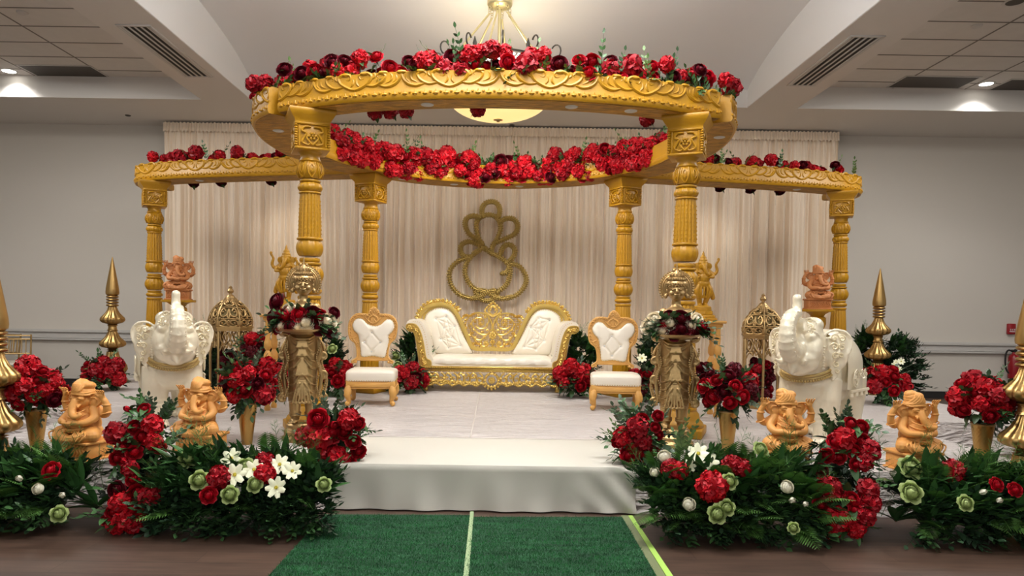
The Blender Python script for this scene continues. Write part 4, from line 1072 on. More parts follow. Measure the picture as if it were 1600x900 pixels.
# ================================================================== SEATED GANESH FIGURES
def ganesh():
    t = thing('ganesh_statue', 'x', 'statue', (0, 0, 0))
    g = G(); B = .0
    g.ell((0, .02, .19), (.105, .09, .07)); g.ell((0, -.02, .265), (.088, .085, .085)); g.ell((0, .015, .34), (.085, .06, .06)); g.ell((0, .03, .25), (.09, .07, .11))
    for s in (-1, 1):
        g.tube(cr([(s*.05, .01, .185), (s*.1, -.035, .187), (s*.132, -.06, .182)], 4), [.055, .058, .05], 14, ends=True)
        g.tube(cr([(s*.132, -.06, .177), (s*.085, -.1, .165), (s*.02, -.115, .155)], 4), [.045, .04, .03], 12, ends=True)
        g.ell((s*-.02, -.13, .148), (.035, .02, .016), seg=10)
        for k in range(4): g.tube(cr([(s*(.03+.03*k), -.065-.012*k, .235-.008*k), (s*(.05+.035*k), -.125, .19), (s*(.03+.032*k), -.14, .15)], 4), .006, 6, ends=True)
        g.tube(cr([(s*.078, .01, .365), (s*.115, -.02, .31), (s*.1, -.075, .275), (s*.055, -.108, .275)], 4), [.034, .03, .026, .022], 12, ends=True)
        g.ell((s*.045, -.115, .275), (.026, .018, .02), seg=10)
        for k in range(4): g.tube([(s*.04-s*k*.009+.0, -.12, .285), (s*.03-s*k*.009, -.135, .27), (s*.03-s*k*.009, -.13, .257)], .006, 6, ends=True)
        g.tube(cr([(s*.08, .03, .355), (s*.135, .03, .325), (s*.172, .02, .35), (s*.178, .01, .405), (s*.16, .0, .45)], 5), [.034, .03, .026, .022, .018], 12, ends=True)
        g.ell((s*.156, -.005, .462), (.024, .016, .026), seg=10)
        for k in range(4): g.tube([(s*(.138+.0125*k), -.008, .475), (s*(.13+.018*k), -.016, .498), (s*(.132+.018*k), -.026, .508)], .006, 6, ends=True)
        g.tube([(s*.14, -.02, .462), (s*.125, -.022, .48)], .007, 6, ends=True)
        for z, r in ((.4, .025), (.335, .031)): g.tube([(s*.176+r*math.cos(a)*(1 if z > .38 else .9), .012+r*math.sin(a), z+(.0 if z > .38 else .01*math.cos(a))) for a in np.linspace(0, 2*PI, 15)[:-1]], .005, 6, closed=True)
        # ear
        g.ell((s*.1, .012, .43), (.052, .011, .046), rot=(0, s*-.3, s*.25)); g.ell((s*.085, .0, .405), (.03, .012, .035), rot=(0, 0, s*.25))
        g.tube(cr([(s*.055, -.012, .468), (s*.1, .0, .478), (s*.145, .015, .47), (s*.142, .012, .43), (s*.115, .005, .395), (s*.085, -.005, .37)], 4), .006, 6, ends=True)
        g.tube(cr([(s*.07, -.012, .45), (s*.1, -.005, .445), (s*.105, -.002, .42), (s*.085, -.008, .405)], 4), .005, 6, ends=True)
        g.ell((s*.028, -.045, .44), (.026, .024, .026), seg=12); g.tube(cr([(s*.014, -.068, .44), (s*.03, -.07, .448), (s*.046, -.058, .44)], 3), .0045, 6, ends=True); g.tube(cr([(s*.014, -.068, .436), (s*.03, -.068, .43), (s*.046, -.056, .436)], 3), .0035, 6, ends=True)
        g.tube([(s*.03, -.06, .395), (s*.045, -.085, .385)], [.01, .006], 8, ends=True)
    g.ell((0, -.01, .42), (.06, .058, .06)); g.ell((0, -.045, .41), (.032, .03, .05))
    g.tube(cr([(0, -.062, .42), (.0, -.082, .385), (.012, -.095, .35), (.035, -.108, .325), (.065, -.112, .318), (.085, -.105, .33), (.08, -.102, .345)], 5), [.028, .026, .024, .021, .018, .014, .011], 14, ends=True)
    for k in range(5):
        g.tube([(.004*k+.028*math.cos(a), -.078-.006*k, .385-.015*k+.0*math.sin(a)) for a in np.linspace(PI, 2*PI, 8)] if 0 else [(-.024+.004*k, -.085-.005*k, .388-.014*k), (.0+.004*k, -.108-.005*k, .383-.014*k), (.026+.004*k, -.088-.005*k, .386-.014*k)], .0035, 5)
    # necklaces and sash
    for r_, zz in ((.06, .365), (.075, .335), (.088, .3)): g.tube([(r_*math.sin(a), -.04-.055*math.cos(a), zz-.03*math.cos(a)) for a in np.linspace(-1.5, 1.5, 15)], .006, 6)
    g.tube(cr([(-.09, -.04, .24), (-.04, -.1, .222), (0, -.108, .218), (.04, -.1, .222), (.09, -.04, .24)], 4), .01, 8)
    for k in range(7): g.ell((-.06+.02*k, -.108+.004*abs(k-3), .205), .009, seg=8)
    # turban
    g.ell((-.004, .005, .487), (.07, .068, .04)); g.ell((-.01, .01, .512), (.062, .06, .036)); g.ell((-.03, .012, .55), (.042, .042, .03)); g.ell((.024, .005, .535), (.042, .042, .03)); g.ell((-.004, .01, .53), (.068, .064, .034))
    for k in range(6):
        a0 = -.9+.32*k
        g.tube(cr([(.072*math.sin(a0-.9), .005-.068*math.cos(a0-.9), .478), (.06*math.sin(a0-.2), .005-.07*math.cos(a0-.2), .5), (-.01+.04*math.sin(a0+.4), .0-.056*math.cos(a0+.4), .545), (-.03, .0, .58)], 4), [.008, .011, .009, .005], 6, ends=True)
    g.tube([(.07*math.cos(a)-.002, .003+.07*math.sin(a), .47+.004*math.sin(3*a)) for a in np.linspace(0, 2*PI, 25)[:-1]], .009, 6, closed=True)
    g.tube([(.068*math.cos(a)-.002, .003+.068*math.sin(a), .485+.004*math.sin(3*a+1)) for a in np.linspace(0, 2*PI, 25)[:-1]], .008, 6, closed=True)
    body = blob(g, 'figure', M_terra, t, .0034, 1)
    g = G(); g.box((0, 0, .128), (.31, .24, .022), bev=.006); g.box((0, .005, .06), (.28, .2, .12), bev=.006).box((0, 0, .008), (.31, .23, .016), bev=.004)
    for k in range(9):
        a = -.115+.029*k; g.tube(cr([(a-.012, -.1, .03), (a+.01, -.102, .055), (a-.008, -.102, .085), (a+.012, -.1, .11)], 3), .006, 5)
    g.build('plinth', M_terra, t)
    return t
gn = ganesh()
GA = [(132, 724, 22, 5.17, 'seated orange ganesh statue leaning left beside the leftmost vase, turned toward the left'), (314, 704, 16, 5.5, 'seated orange ganesh statue in front of the left elephant'),
      (1226, 735, -4, 5.18, 'seated orange ganesh statue in front of the right elephant with a fern across it'), (1426, 728, 10, 5.18, 'seated orange ganesh statue furthest right at the stage edge facing forward')]
for i, (px, py, a, Y, lab) in enumerate(GA):
    o = gn if i == 0 else copy_tree(gn)
    p = at(px, py, Y); o.location = (p.x, Y, STZ); o.rotation_euler.z = math.radians(-a if i < 2 else a); o.scale = [(1.18, 1.1, .99), (1.1, 1.05, .98), (1.02, 1, 1), (1.02, 1, 1)][i]; tag(o, lab, 'statue', 'orange ganesh statues along the stage front')

# turned pillar stands with a disc top, brown terracotta figures on them
def stand():
    t = thing('pillar_stand', 'x', 'pedestal', (0, 0, 0)); g = G(); H = 1.19
    g.lathe([(.16, 0), (.165, .04), (.13, .07), (.1, .12), (.085, .2), (.09, .5), (.075, .8), (.1, .85), (.07, .9), (.085, .93), (.11, 1.0), (.105, 1.08), (.08, 1.1), (.1, 1.13), (.15, 1.16)], 64, mod=lambda r, z, a: r*(1-.06*max(0, math.cos(14*a))**2)); g.build('column', M_och, t)
    G().lathe([(.1, H-.035), (.21, H-.03), (.215, H-.015), (.21, H)], 40).build('top_disc', M_och, t); return t
sd = stand(); pp = at(280, 476, 9.3)
sd.location = (at(279, 476, 9.3).x, 9.3, STZ); tag(sd, 'ochre pillar stand behind the left elephant under a brown ganesh statue', 'pedestal', 'ochre pillar stands behind the elephants')
s2 = copy_tree(sd); s2.location = (at(1277, 487, 9.3).x, 9.3, STZ); tag(s2, 'ochre pillar stand behind the right elephant under a brown ganesh statue', 'pedestal')
for o_, lab, a in ((sd, 'brown terracotta ganesh statue on the left ochre stand against the drape', 14), (s2, 'brown terracotta ganesh statue on the right ochre stand beside the outermost pillar', -6)):
    o = copy_tree(gn); o.location = o_.location+Vector((0, 0, 1.191)); o.rotation_euler.z = math.radians(a); o.scale = (1.0, 1.0, 1.0); remat(o, M_terra2); tag(o, lab, 'statue', 'brown ganesh statues on ochre stands')

# ------------------------------------------------------------------ standing figures on carved tables
def dancer():
    t = thing('dancing_ganesh_statue', 'x', 'statue', (0, 0, 0)); g = G()
    for s in (-1, 1):
        g.tube(cr([(s*.04, 0, .44), (s*.075, -.03, .36), (s*.05, -.03, .28), (s*.03, 0, .2)], 4), [.055, .05, .034, .028], 12, ends=True); g.ell((s*.035, -.03, .19), (.03, .045, .018), seg=10)
        g.tube(cr([(s*.08, 0, .4), (s*.12, -.01, .34), (s*.13, 0, .28)], 4), [.03, .02, .03], 8, ends=True)
    for k in range(-2, 3): g.tube(cr([(k*.03, -.06, .44), (k*.04, -.08, .37), (k*.03, -.06, .28)], 3), .014, 6, ends=True)
    g.ell((0, -.02, .45), (.09, .075, .06)); g.ell((0, -.03, .52), (.08, .075, .075)); g.ell((0, 0, .59), (.08, .055, .05))
    g.ell((0, -.02, .67), (.052, .055, .06)); g.tube(cr([(0, -.065, .67), (0, -.09, .63), (.02, -.1, .58), (.05, -.1, .56), (.06, -.1, .58)], 4), [.028, .025, .02, .015, .01], 10, ends=True)
    for s in (-1, 1):
        g.ell((s*.075, .0, .67), (.042, .01, .045), rot=(0, 0, s*.3)); g.ell((s*.022, -.06, .685), .013, seg=8)
        g.tube(cr([(s*.07, 0, .61), (s*.12, -.03, .54), (s*.07, -.09, .53)], 4), [.028, .022, .018], 8, ends=True)
    g.tube(cr([(.07, 0, .61), (.14, 0, .57), (.175, 0, .62), (.16, 0, .69), (.19, 0, .74)], 4), [.028, .022, .02, .016, .014], 8, ends=True); g.ell((.19, 0, .755), (.02, .012, .022), seg=8)
    g.tube(cr([(-.07, 0, .61), (-.12, 0, .57), (-.14, 0, .63), (-.12, -.01, .68)], 4), [.028, .022, .018, .014], 8, ends=True); g.ell((-.12, -.01, .69), (.02, .012, .02), seg=8)
    g.lathe([(.06, .7), (.062, .715), (.048, .73), (.052, .745), (.036, .765), (.038, .78), (.02, .8), (.014, .83), (.002, .86)], 24)
    for z in (.6, .57): g.tube([(.07*math.sin(a), -.035-.045*math.cos(a), z-.02*math.cos(a)) for a in np.linspace(-1.5, 1.5, 11)], .007, 6)
    g.lathe([(.1, .1), (.115, .12), (.11, .17), (.09, .18)], 24)
    blob(g, 'figure', M_och, t, .006, 1)
    q = G(); 
    for i, (r, z0, z1) in enumerate(((.19, 0, .035), (.165, .035, .07), (.135, .07, .12))): q.lathe([(r, z0), (r+.006, z0+.01), (r, z1-.006), (r-.012, z1)], 8)
    q.build('stepped_base', M_och, t, smooth=False); return t
def table():
    t = thing('carved_side_table', 'x', 'side table', (0, 0, 0)); H = 1.04
    g = G().box((0, 0, H-.015), (.42, .36, .03), bev=.008).box((0, 0, H-.045), (.36, .3, .03), bev=.006); g.build('table_top', M_owood, t)
    g = G().box((0, 0, .42), (.34, .28, .03), bev=.008); g.build('shelf', M_owood, t)
    for x in (-.14, .14):
        for y in (-.11, .11):
            g = G().lathe([(.03, 0), (.035, .03), (.022, .06), (.028, .2), (.02, .36), (.036, .42), (.03, .46), (.02, .48), (.042, .54), (.042, .6), (.02, .65), (.038, .68), (.038, .74), (.024, .78), (.03, .84), (.024, .94), (.04, .98)], 16, c=(x, y, 0)); g.build('leg', M_owood, t)
    return t
tb = table(); tb.location = (at(1092, 478, 7.9).x, 7.75, STZ); tag(tb, 'orange wood carved table behind the right brass statue', 'side table', 'carved tables holding the ochre dancing statues')
t2 = copy_tree(tb); t2.location = (at(450, 478, 7.9).x, 7.75, STZ); tag(t2, 'orange wood carved table behind the left brass statue', 'side table')
dn = dancer(); dn.location = (at(1097, 478, 7.75).x, 7.75, tb.location.z+1.041); tag(dn, 'ochre dancing ganesh statue on the table right of the front right pillar', 'statue', 'ochre dancing statues')
d2 = copy_tree(dn); d2.location = (at(447, 478, 7.75).x, 7.75, tb.location.z+1.041); d2.scale = (-1, 1, 1); tag(d2, 'ochre dancing ganesh statue on the table left of the front left pillar', 'statue')
for o in (dn, d2): o.scale = (o.scale.x*.88, .88, .88)

# ================================================================== BRASS TRAY BEARERS
def bearer():
    t = thing('brass_statue', 'x', 'statue', (0, 0, 0)); g = G()
    for s in (-1, 1):
        g.tube(cr([(s*.055, 0, .42), (s*.065, -.01, .3), (s*.062, 0, .19)], 4), [.06, .05, .038], 14, ends=True)
        g.ell((s*.07, -.05, .17), (.036, .07, .024), rot=(0, 0, s*-.25), seg=12)
        for k in range(4): g.ell((s*.07+(k-1.5)*.016+s*.012, -.115, .165), (.009, .014, .01), seg=8)
        for z in (.21, .23): g.tube([(s*.062+.044*math.cos(a), .042*math.sin(a), z) for a in np.linspace(0, 2*PI, 17)[:-1]], .009, 6, closed=True)
    g.lathe([(.02, .34), (.118, .33), (.122, .38), (.118, .5), (.122, .65), (.13, .78), (.128, .86), (.11, .92), (.09, .96), (.02, .98)], 48, mod=lambda r, z, a: r*(1+.02*math.cos(a*14)*(z < .7)))
    # three tiers of front pleats
    for z0, z1, w0, w1 in ((.33, .52, .078, .034), (.56, .7, .05, .022), (.72, .82, .04, .016)):
        for k in range(-3, 4):
            g.tube([(k*w1/3, -.122, z1), (k*w0/3, -.138, z0)], [.005, .0092], 6, ends=True)
        g.tube([(x, -.142+.12*abs(x), z0+.006*math.cos(x*180)) for x in np.linspace(-w0*1.2, w0*1.2, 13)], .008, 6, ends=True)
    for s in (-1, 1):
        for k in range(7): g.tube(cr([(s*.022, -.13, .82-.066*k), (s*.065, -.118, .755-.066*k), (s*.108, -.065, .735-.066*k)], 4), [.007, .0105, .006], 6, ends=True)
        for k in range(3): g.tube(cr([(s*.0, -.132, .86-.022*k), (s*.06, -.122, .865-.024*k), (s*.115, -.05, .905-.012*k)], 4), .008, 6, ends=True)
        for k in range(4): g.tube([(s*.012*k, -.132, .83), (s*(.012*k+.01), -.138, .79)], [.006, .01], 6, ends=True)
        for zc, r in ((.36, .036), (.55, .034), (.71, .03)):
            g.tube([(s*(.165+x), -.03, zc+z) for x, z in spiral((0, 0), r, PI/2, 1.4, .12, 20, -1)], [.014, .013, .009], 8, ends=True)
        g.tube(cr([(s*.12, -.04, .86), (s*.14, -.04, .76), (s*.125, -.04, .66), (s*.15, -.04, .54), (s*.13, -.04, .38)], 5), [.016, .02, .015, .02, .015], 8, ends=True)
        g.tube(cr([(s*.12, .04, .86), (s*.175, .02, .76), (s*.14, .02, .64), (s*.19, .02, .5), (s*.15, .02, .34)], 5), [.014, .018, .014, .018, .014], 8, ends=True)
        # arms
        g.tube(cr([(s*.1, .02, 1.12), (s*.165, .02, 1.02), (s*.17, -.06, .91), (s*.13, -.14, .9)], 5), [.04, .036, .03, .024], 12, ends=True)
        g.ell((s*.13, -.16, .9), (.028, .035, .015), seg=10)
        for k in range(4): g.tube([(s*(.11+.014*k), -.18, .898), (s*(.108+.015*k), -.215, .903)], .007, 6, ends=True)
        g.tube([(s*.145, -.15, .9), (s*.172, -.17, .913)], .008, 6, ends=True)
    g.lathe([(.03, .95), (.1, .98), (.115, 1.04), (.12, 1.1), (.1, 1.14), (.05, 1.17), (.036, 1.19), (.036, 1.26)], 32)
    hz = 1.31
    g.ell((0, 0, hz), (.076, .08, .09), seg=24); g.ell((0, -.03, hz-.055), (.046, .046, .036)); g.tube([(0, -.078, hz+.02), (0, -.1, hz-.015)], [.008, .014], 8, ends=True)
    for s in (-1, 1):
        g.tube(cr([(s*.014, -.081, hz+.012), (s*.032, -.083, hz+.021), (s*.054, -.066, hz+.012)], 3), .004, 6, ends=True); g.tube(cr([(s*.014, -.082, hz+.01), (s*.032, -.084, hz+.002), (s*.054, -.066, hz+.01)], 3), .004, 6, ends=True)
        g.tube(cr([(s*.012, -.082, hz+.034), (s*.034, -.082, hz+.043), (s*.06, -.062, hz+.03)], 3), .005, 6, ends=True)
        g.ell((s*.044, -.055, hz-.028), (.024, .022, .022), seg=10); g.ell((s*.08, .0, hz-.01), (.012, .018, .03), seg=10); g.ell((s*.088, -.01, hz-.052), (.018, .018, .022), seg=10)
    g.tube(cr([(-.022, -.083, hz-.036), (0, -.093, hz-.041), (.022, -.083, hz-.036)], 3), .006, 6, ends=True); g.tube([(-.014, -.087, hz-.05), (.014, -.087, hz-.05)], .006, 6, ends=True)
    body = blob(g, 'figure', M_brass, t, .0048, 1)
    g = G()
    for s in (-1, 1):
        for k in range(30): z = .87-.018*k; g.ell((s*(.126+.014*math.sin(k*.5)), -.072, z), .0095, seg=6)
        for k in range(26): z = .82-.018*k; g.ell((s*(.175+.018*math.sin(k*.42+1)), -.03, z), .0095, seg=6)
    for k in range(24): a = -PI*k/23; g.ell((.128*math.cos(a), .128*math.sin(a), .93-.03*abs(math.sin(a))), .009, seg=6)
    g.build('bead_strings', M_brass, body)['kind'] = 'stuff'
    g = G(); c0 = 1.355
    g.lathe([(.078, c0), (.085, c0+.01), (.08, c0+.024), (.07, c0+.03), (.073, c0+.045), (.055, c0+.06), (.056, c0+.072), (.034, c0+.09), (.02, c0+.105), (.012, c0+.12), (.001, c0+.13)], 28)
    for k in range(13):
        a = PI+PI*k/12; g.ell((.084*math.cos(a), .084*math.sin(a), c0+.004), (.012, .012, .013), seg=8)
        g.ell((.07*math.cos(a), .07*math.sin(a), c0+.044), (.0125, .0125, .015), seg=8)
    for k in range(7): a = PI+PI*k/6; g.ell((.052*math.cos(a), .052*math.sin(a), c0+.08), (.01, .01, .013), seg=8)
    for k in range(9): a = PI+PI*(k+.5)/9; g.tube([(.082*math.cos(a)+.012*math.cos(b), .086*math.sin(a), c0-.018+.012*math.sin(b)) for b in np.linspace(0, 5, 9)], .004, 5)
    for r, w_ in ((.128, .007), (.114, .008), (.098, .007)): g.tube([(r*math.cos(a), .03, 1.33+r*math.sin(a)*1.02) for a in np.linspace(-.6, PI+.6, 40)], w_, 6)
    g.prism([(.124*math.cos(a), 1.33+.126*math.sin(a)) for a in np.linspace(-.6, PI+.6, 30)], .03, .04)
    for k in range(30): a = -.6+(PI+1.2)*k/29; g.ell((.139*math.cos(a), .03, 1.33+.141*math.sin(a)), (.011, .01, .011), seg=6)
    for k in range(5): g.ell((0, .025, 1.475+.014*k), (.016-.003*k, .012, .012), seg=6)
    for s in (-1, 1): g.ell((s*.025, .028, 1.478), (.014, .01, .014), seg=6)
    g.build('crown', M_brass, t)
    G().lathe([(.165, 0), (.17, .03), (.15, .05), (.155, .08), (.13, .11), (.135, .135), (.12, .15)], 40).build('base', M_brass, t)
    G().lathe([(.03, .897), (.12, .9), (.19, .93), (.2, .943), (.19, .941), (.12, .911), (.001, .911)], 48, c=(0, -.14, -.0), cap=False).build('tray', M_brass, t)
    return t
br = bearer(); YS = 5.98
br.location = (at(474, 500, YS).x, YS, STZ); br.rotation_euler.z = math.radians(12); tag(br, 'brass statue holding a flower tray in front of the left front pillar', 'statue', 'brass statues holding flower trays')
b2 = copy_tree(br); b2.location = (at(1056, 500, YS).x, YS, STZ); b2.rotation_euler.z = math.radians(-12); tag(b2, 'brass statue holding a flower tray in front of the right front pillar', 'statue')

# ================================================================== LANTERNS
def lantern():
    t = thing('brass_lantern', 'x', 'lantern', (0, 0, 0)); R = .27; H = [(R*math.cos(PI/3*i+.26), R*math.sin(PI/3*i+.26)) for i in range(6)]
    g = G()
    for z, r, h in ((.0, 1.08, .06), (.06, 1.0, .04)): g.prism([(x*r, y*r) for x, y in H], z, z+h, axis='z')
    g.build('base', M_brass, t, smooth=False)
    for x, y in H: G().box((x*.96, y*.96, .53), (.028, .028, .88), bev=.005).build('post', M_brass, t)
    g = G().prism([(x*1.06, y*1.06) for x, y in H], .95, .985, axis='z'); g.prism([(x*1.12, y*1.12) for x, y in H], .985, 1.01, axis='z')
    for i in range(6):
        a, b = np.array(H[i]), np.array(H[(i+1) % 6]); e = (b-a); n = (a+b)/2; n = n/np.linalg.norm(n)
        P = lambda u, z, o=0: (a[0]*.95+e[0]*.95*u+n[0]*o, a[1]*.95+e[1]*.95*u+n[1]*o, z)
        g.tube([P(u, z) for u, z in cr([(.06, .68), (.12, .72), (.2, .75), (.32, .76), (.42, .72), (.5, .8), (.58, .72), (.68, .76), (.8, .75), (.88, .72), (.94, .68)], 3)], .009, 6)
        for s in (0, 1):
            F = lambda u: 1-u if s else u
            g.tube([P(F(u), z) for u, z in cr([(.06, .94), (.12, .82), (.3, .78), (.42, .85), (.3, .92), (.2, .87), (.28, .84)], 4)], [.008, .012, .008], 6)
            g.tube([P(F(u), z) for u, z in cr([(.5, .94), (.46, .88), (.38, .8), (.2, .77)], 3)], .009, 6)
            g.tube([P(F(u), z) for u, z in cr([(.1, .94), (.25, .95), (.4, .93)], 3)], .008, 6)
    g.build('upper_frieze', M_brass, t)
    # domed top: six pierced ribs-and-scroll panels
    g = G()
    pr = [(1.0, 1.0), (1.05, 1.03), (1.06, 1.09), (.98, 1.17), (.84, 1.24), (.66, 1.3), (.46, 1.345), (.3, 1.37), (.2, 1.4)]
    Rp = lambda u: np.interp(u, np.linspace(0, 1, 9), [p[0] for p in pr]); Zp = lambda u: np.interp(u, np.linspace(0, 1, 9), [p[1] for p in pr])
    for i in range(6):
        a, b = np.array(H[i]), np.array(H[(i+1) % 6])
        g.tube([(a[0]*Rp(u), a[1]*Rp(u), Zp(u)) for u in np.linspace(0, 1, 14)], .013, 8)
        P = lambda u, v: (*((a+(b-a)*u)*Rp(v)*(1.0+.05*math.sin(PI*u))), Zp(v)+.008*math.sin(PI*u))
        for v in (.28, .55, .8): g.tube([P(u, v) for u in np.linspace(0, 1, 7)], .008, 6)
        for s in (0, 1):
            F = lambda u: 1-u if s else u
            for m in ([(.5, .06), (.3, .03), (.1, .1), (.14, .22), (.32, .25), (.4, .17), (.28, .13)], [(.5, .5), (.4, .35), (.18, .33), (.1, .43), (.22, .52), (.35, .45)], [(.5, .27), (.44, .36), (.5, .48)], [(.5, .6), (.3, .6), (.15, .68), (.3, .77), (.42, .7)], [(.5, .1), (.42, .17), (.5, .25)], [(.08, .04), (.04, .15), (.08, .25)], [(.1, .86), (.3, .93), (.5, .84)]):
                g.tube([P(F(u), v) for u, v in cr(m, 4)], [.008, .014, .012, .008], 6)
            for (u, v) in ((.22, .17), (.22, .43), (.28, .68), (.5, .35), (.5, .17), (.38, .23), (.12, .3)): c = P(F(u), v); g.ell(c, (.016, .016, .016), seg=6)
    sh = G(); vv = []; ff = []
    for j in range(15):
        u = j/14
        for i in range(6): vv.append((H[i][0]*Rp(u)*.965, H[i][1]*Rp(u)*.965, Zp(u)-.004))
    for j in range(14):
        for i in range(6): ff.append((j*6+i, j*6+(i+1) % 6, (j+1)*6+(i+1) % 6, (j+1)*6+i))
    sh.add(vv, ff).build('dome_lining', mat('dark_brass_lining', (120, 104, 66), .5, .7), t, smooth=False)
    g.build('pierced_dome', M_brass, t)
    G().lathe([(.09, 1.36), (.075, 1.38), (.06, 1.39), (.065, 1.4), (.05, 1.43), (.022, 1.45), (.02, 1.46), (.04, 1.475), (.045, 1.495), (.03, 1.52), (.02, 1.53), (.028, 1.545), (.001, 1.57)], 24).build('finial', M_brass, t)
    return t
ln = lantern(); YL = 8.5
LNs = .87
for i, (px, lab) in enumerate(((360, 'tall hexagonal brass lantern with pierced dome beside the left elephant'), (1190, 'tall hexagonal brass lantern with pierced dome beside the right elephant'))):
    o = ln if i == 0 else copy_tree(ln); p = at(px, 560, YL); o.location = (p.x, YL, STZ); o.scale = (LNs,)*3; tag(o, lab, 'lantern', 'pair of brass lanterns')

# ================================================================== TALL FINIALS
def finial():
    t = thing('gold_finial', 'x', 'floor ornament', (0, 0, 0)); g = G(); fl = lambda r, z, a: r*(1-.09*(.5-.5*math.cos(a*14)))
    g.lathe([(.2, 0), (.21, .02), (.2, .05), (.15, .09), (.13, .12)], 40)
    # lower bell, fluted
    g.lathe([(.11, .1), (.17, .15), (.2, .2), (.19, .26), (.14, .33), (.1, .38), (.085, .42), (.08, .46)], 112, mod=fl)
    for z in (.47, .49): g.lathe([(.05, z-.01), (.085, z), (.05, z+.01)], 32)
    g.build('foot', M_fin, t)
    def bell(z0, r, up, nk):
        q = G(); q.lathe([(nk, z0), (nk*1.3, z0+.012), (r*.8, z0+.03), (r*.97, z0+.055), (r, z0+.08), (r*.95, z0+.105), (r*.78, z0+.135), (r*.58, z0+.17), (r*.42, z0+.22), (nk, z0+up)], 112, mod=fl); return q
    bell(.5, .18, .27, .055).build('fluted_bulb', M_fin, t)
    G().lathe([(.05, .76), (.075, .77), (.06, .79), (.055, .83), (.07, .85), (.05, .86)], 32).build('neck', M_fin, t)
    bell(.855, .168, .27, .055).build('fluted_bulb', M_fin, t)
    g = G()
    for k in range(4): z = 1.14+.042*k; g.lathe([(.05, z-.02), (.078, z-.012), (.086, z), (.078, z+.012), (.05, z+.02)], 32)
    g.build('ring_stack', M_fin, t)
    G().lathe([(.06, 1.28), (.088, 1.3), (.092, 1.33), (.088, 1.38), (.068, 1.5), (.04, 1.66), (.018, 1.78), (.006, 1.84), (.001, 1.85)], 48).build('spire', M_fin, t)
    return t
fn = finial(); p = at(174, 580, 10.1)
for i, (px, py, Y, Z, lab) in enumerate(((176, 560, 10.1, STZ, 'tall gold fluted finial behind the left elephant against the wall'), (1371, 560, 10.1, STZ, 'tall gold fluted finial right of the right outermost pillar'), (-8, 600, 5.15, 0, 'large near gold finial cut by the left edge of the picture'), (1606, 600, 5.15, 0, 'large near gold finial cut by the right edge of the picture'))):
    o = fn if i == 0 else copy_tree(fn); p = at(px, py, Y); o.location = (p.x, Y, Z); o.scale = (.97,)*3; tag(o, lab, 'floor ornament', 'gold finials')

# far-left chiavari chairs beyond the stage
def chiavari():
    t = thing('gold_banquet_chair', 'x', 'chair', (0, 0, 0)); g = G()
    for x in (-.19, .19): g.tube([(x, .2, 0), (x, .22, .45), (x, .27, .92)], .014, 8)
    for z in (.9, .84, .6): g.tube([(-.19, .2+.07*(z-.2)/.7, z), (.19, .2+.07*(z-.2)/.7, z)], .012, 8)
    for k in range(5): g.tube([(-.12+.06*k, .235, .6), (-.12+.06*k, .262, .84)], .008, 6)
    g.build('backrest', M_brass, t)
    G().box((0, 0, .45), (.4, .4, .035), bev=.01).build('seat', M_leath, t)
    for x in (-.18, .18): G().tube([(x, -.18, 0), (x, -.18, .45)], .014, 8).build('leg', M_brass, t)
    G().tube([(-.18, -.18, .25), (.18, -.18, .25)], .009, 6).build('stretcher', M_brass, t)
    return t
cv = chiavari(); p = on(18, 640, 0); cv.location = (at(22, 560, 11.6).x, 11.6, 0); cv.rotation_euler.z = .4; tag(cv, 'gold slatted banquet chair far left by the wall behind the near finial', 'chair')
c3 = copy_tree(cv); c3.location = (at(-4, 560, 11.9).x, 11.9, 0); c3.rotation_euler.z = -.3; tag(c3, 'gold slatted banquet chair at the very left edge near the wall, mostly hidden', 'chair')

# ================================================================== FLOWERS AND LEAVES
RN = random.Random(77)
def petal(w_, h, cup, curl, ruf=0, nu=4, nv=4, rnd=RN, open_=0.5):
    """one petal rising along +z, outward +x"""
    v = []; f = []
    for j in range(nv+1):
        t = j/nv; hw = w_*math.sin(PI*min(1, .12+t*.72))**.7
        for i in range(nu+1):
            u = -1+2*i/nu; y = hw*u; x = h*math.sin(open_)*t+curl*t*t*t-cup*(u*u)*hw*.5+ruf*math.sin(u*4.2+t*3)*t; z = h*math.cos(open_)*t-abs(curl)*.3*t**4+ruf*math.cos(u*3.6)*t*.6-.06*h*u*u*t
            v.append((x, y, z))
    for j in range(nv):
        for i in range(nu): a = j*(nu+1)+i; f.append((a, a+1, a+nu+2, a+nu+1))
    return v, f
def rose_mesh(name, m, layers=5, seed=1, dense=False):
    """many-petalled bloom about 2 units wide facing +z"""
    g = G(); rnd = random.Random(seed)
    g.lathe([(.02, -.3), (.2, -.22), (.2, .1), (.13, .3), (.05, .36), (.01, .37)], 10)
    for k in range(layers):
        t = (k+.5)/layers; n = 3+k+(2 if dense else 0); r = .06+.34*t
        for i in range(n):
            a = 2*PI*(i+.5*(k % 2))/n+rnd.uniform(-.12, .12)
            v, f = petal(.34+.26*t, .72-.06*t, 1.5-.5*t, .03+.24*t, .012+.012*t, 6, 5, open_=.02+(.5 if dense else .72)*t, rnd=rnd)
            v = [((x+(r*.8 if dense else r))*.86, y*.86, (z-.25)*.9) for x, y, z in v]
            g.add(v, f, Matrix.Rotation(a, 4, 'Z'))
    return g.mesh(name, m, auto=False)
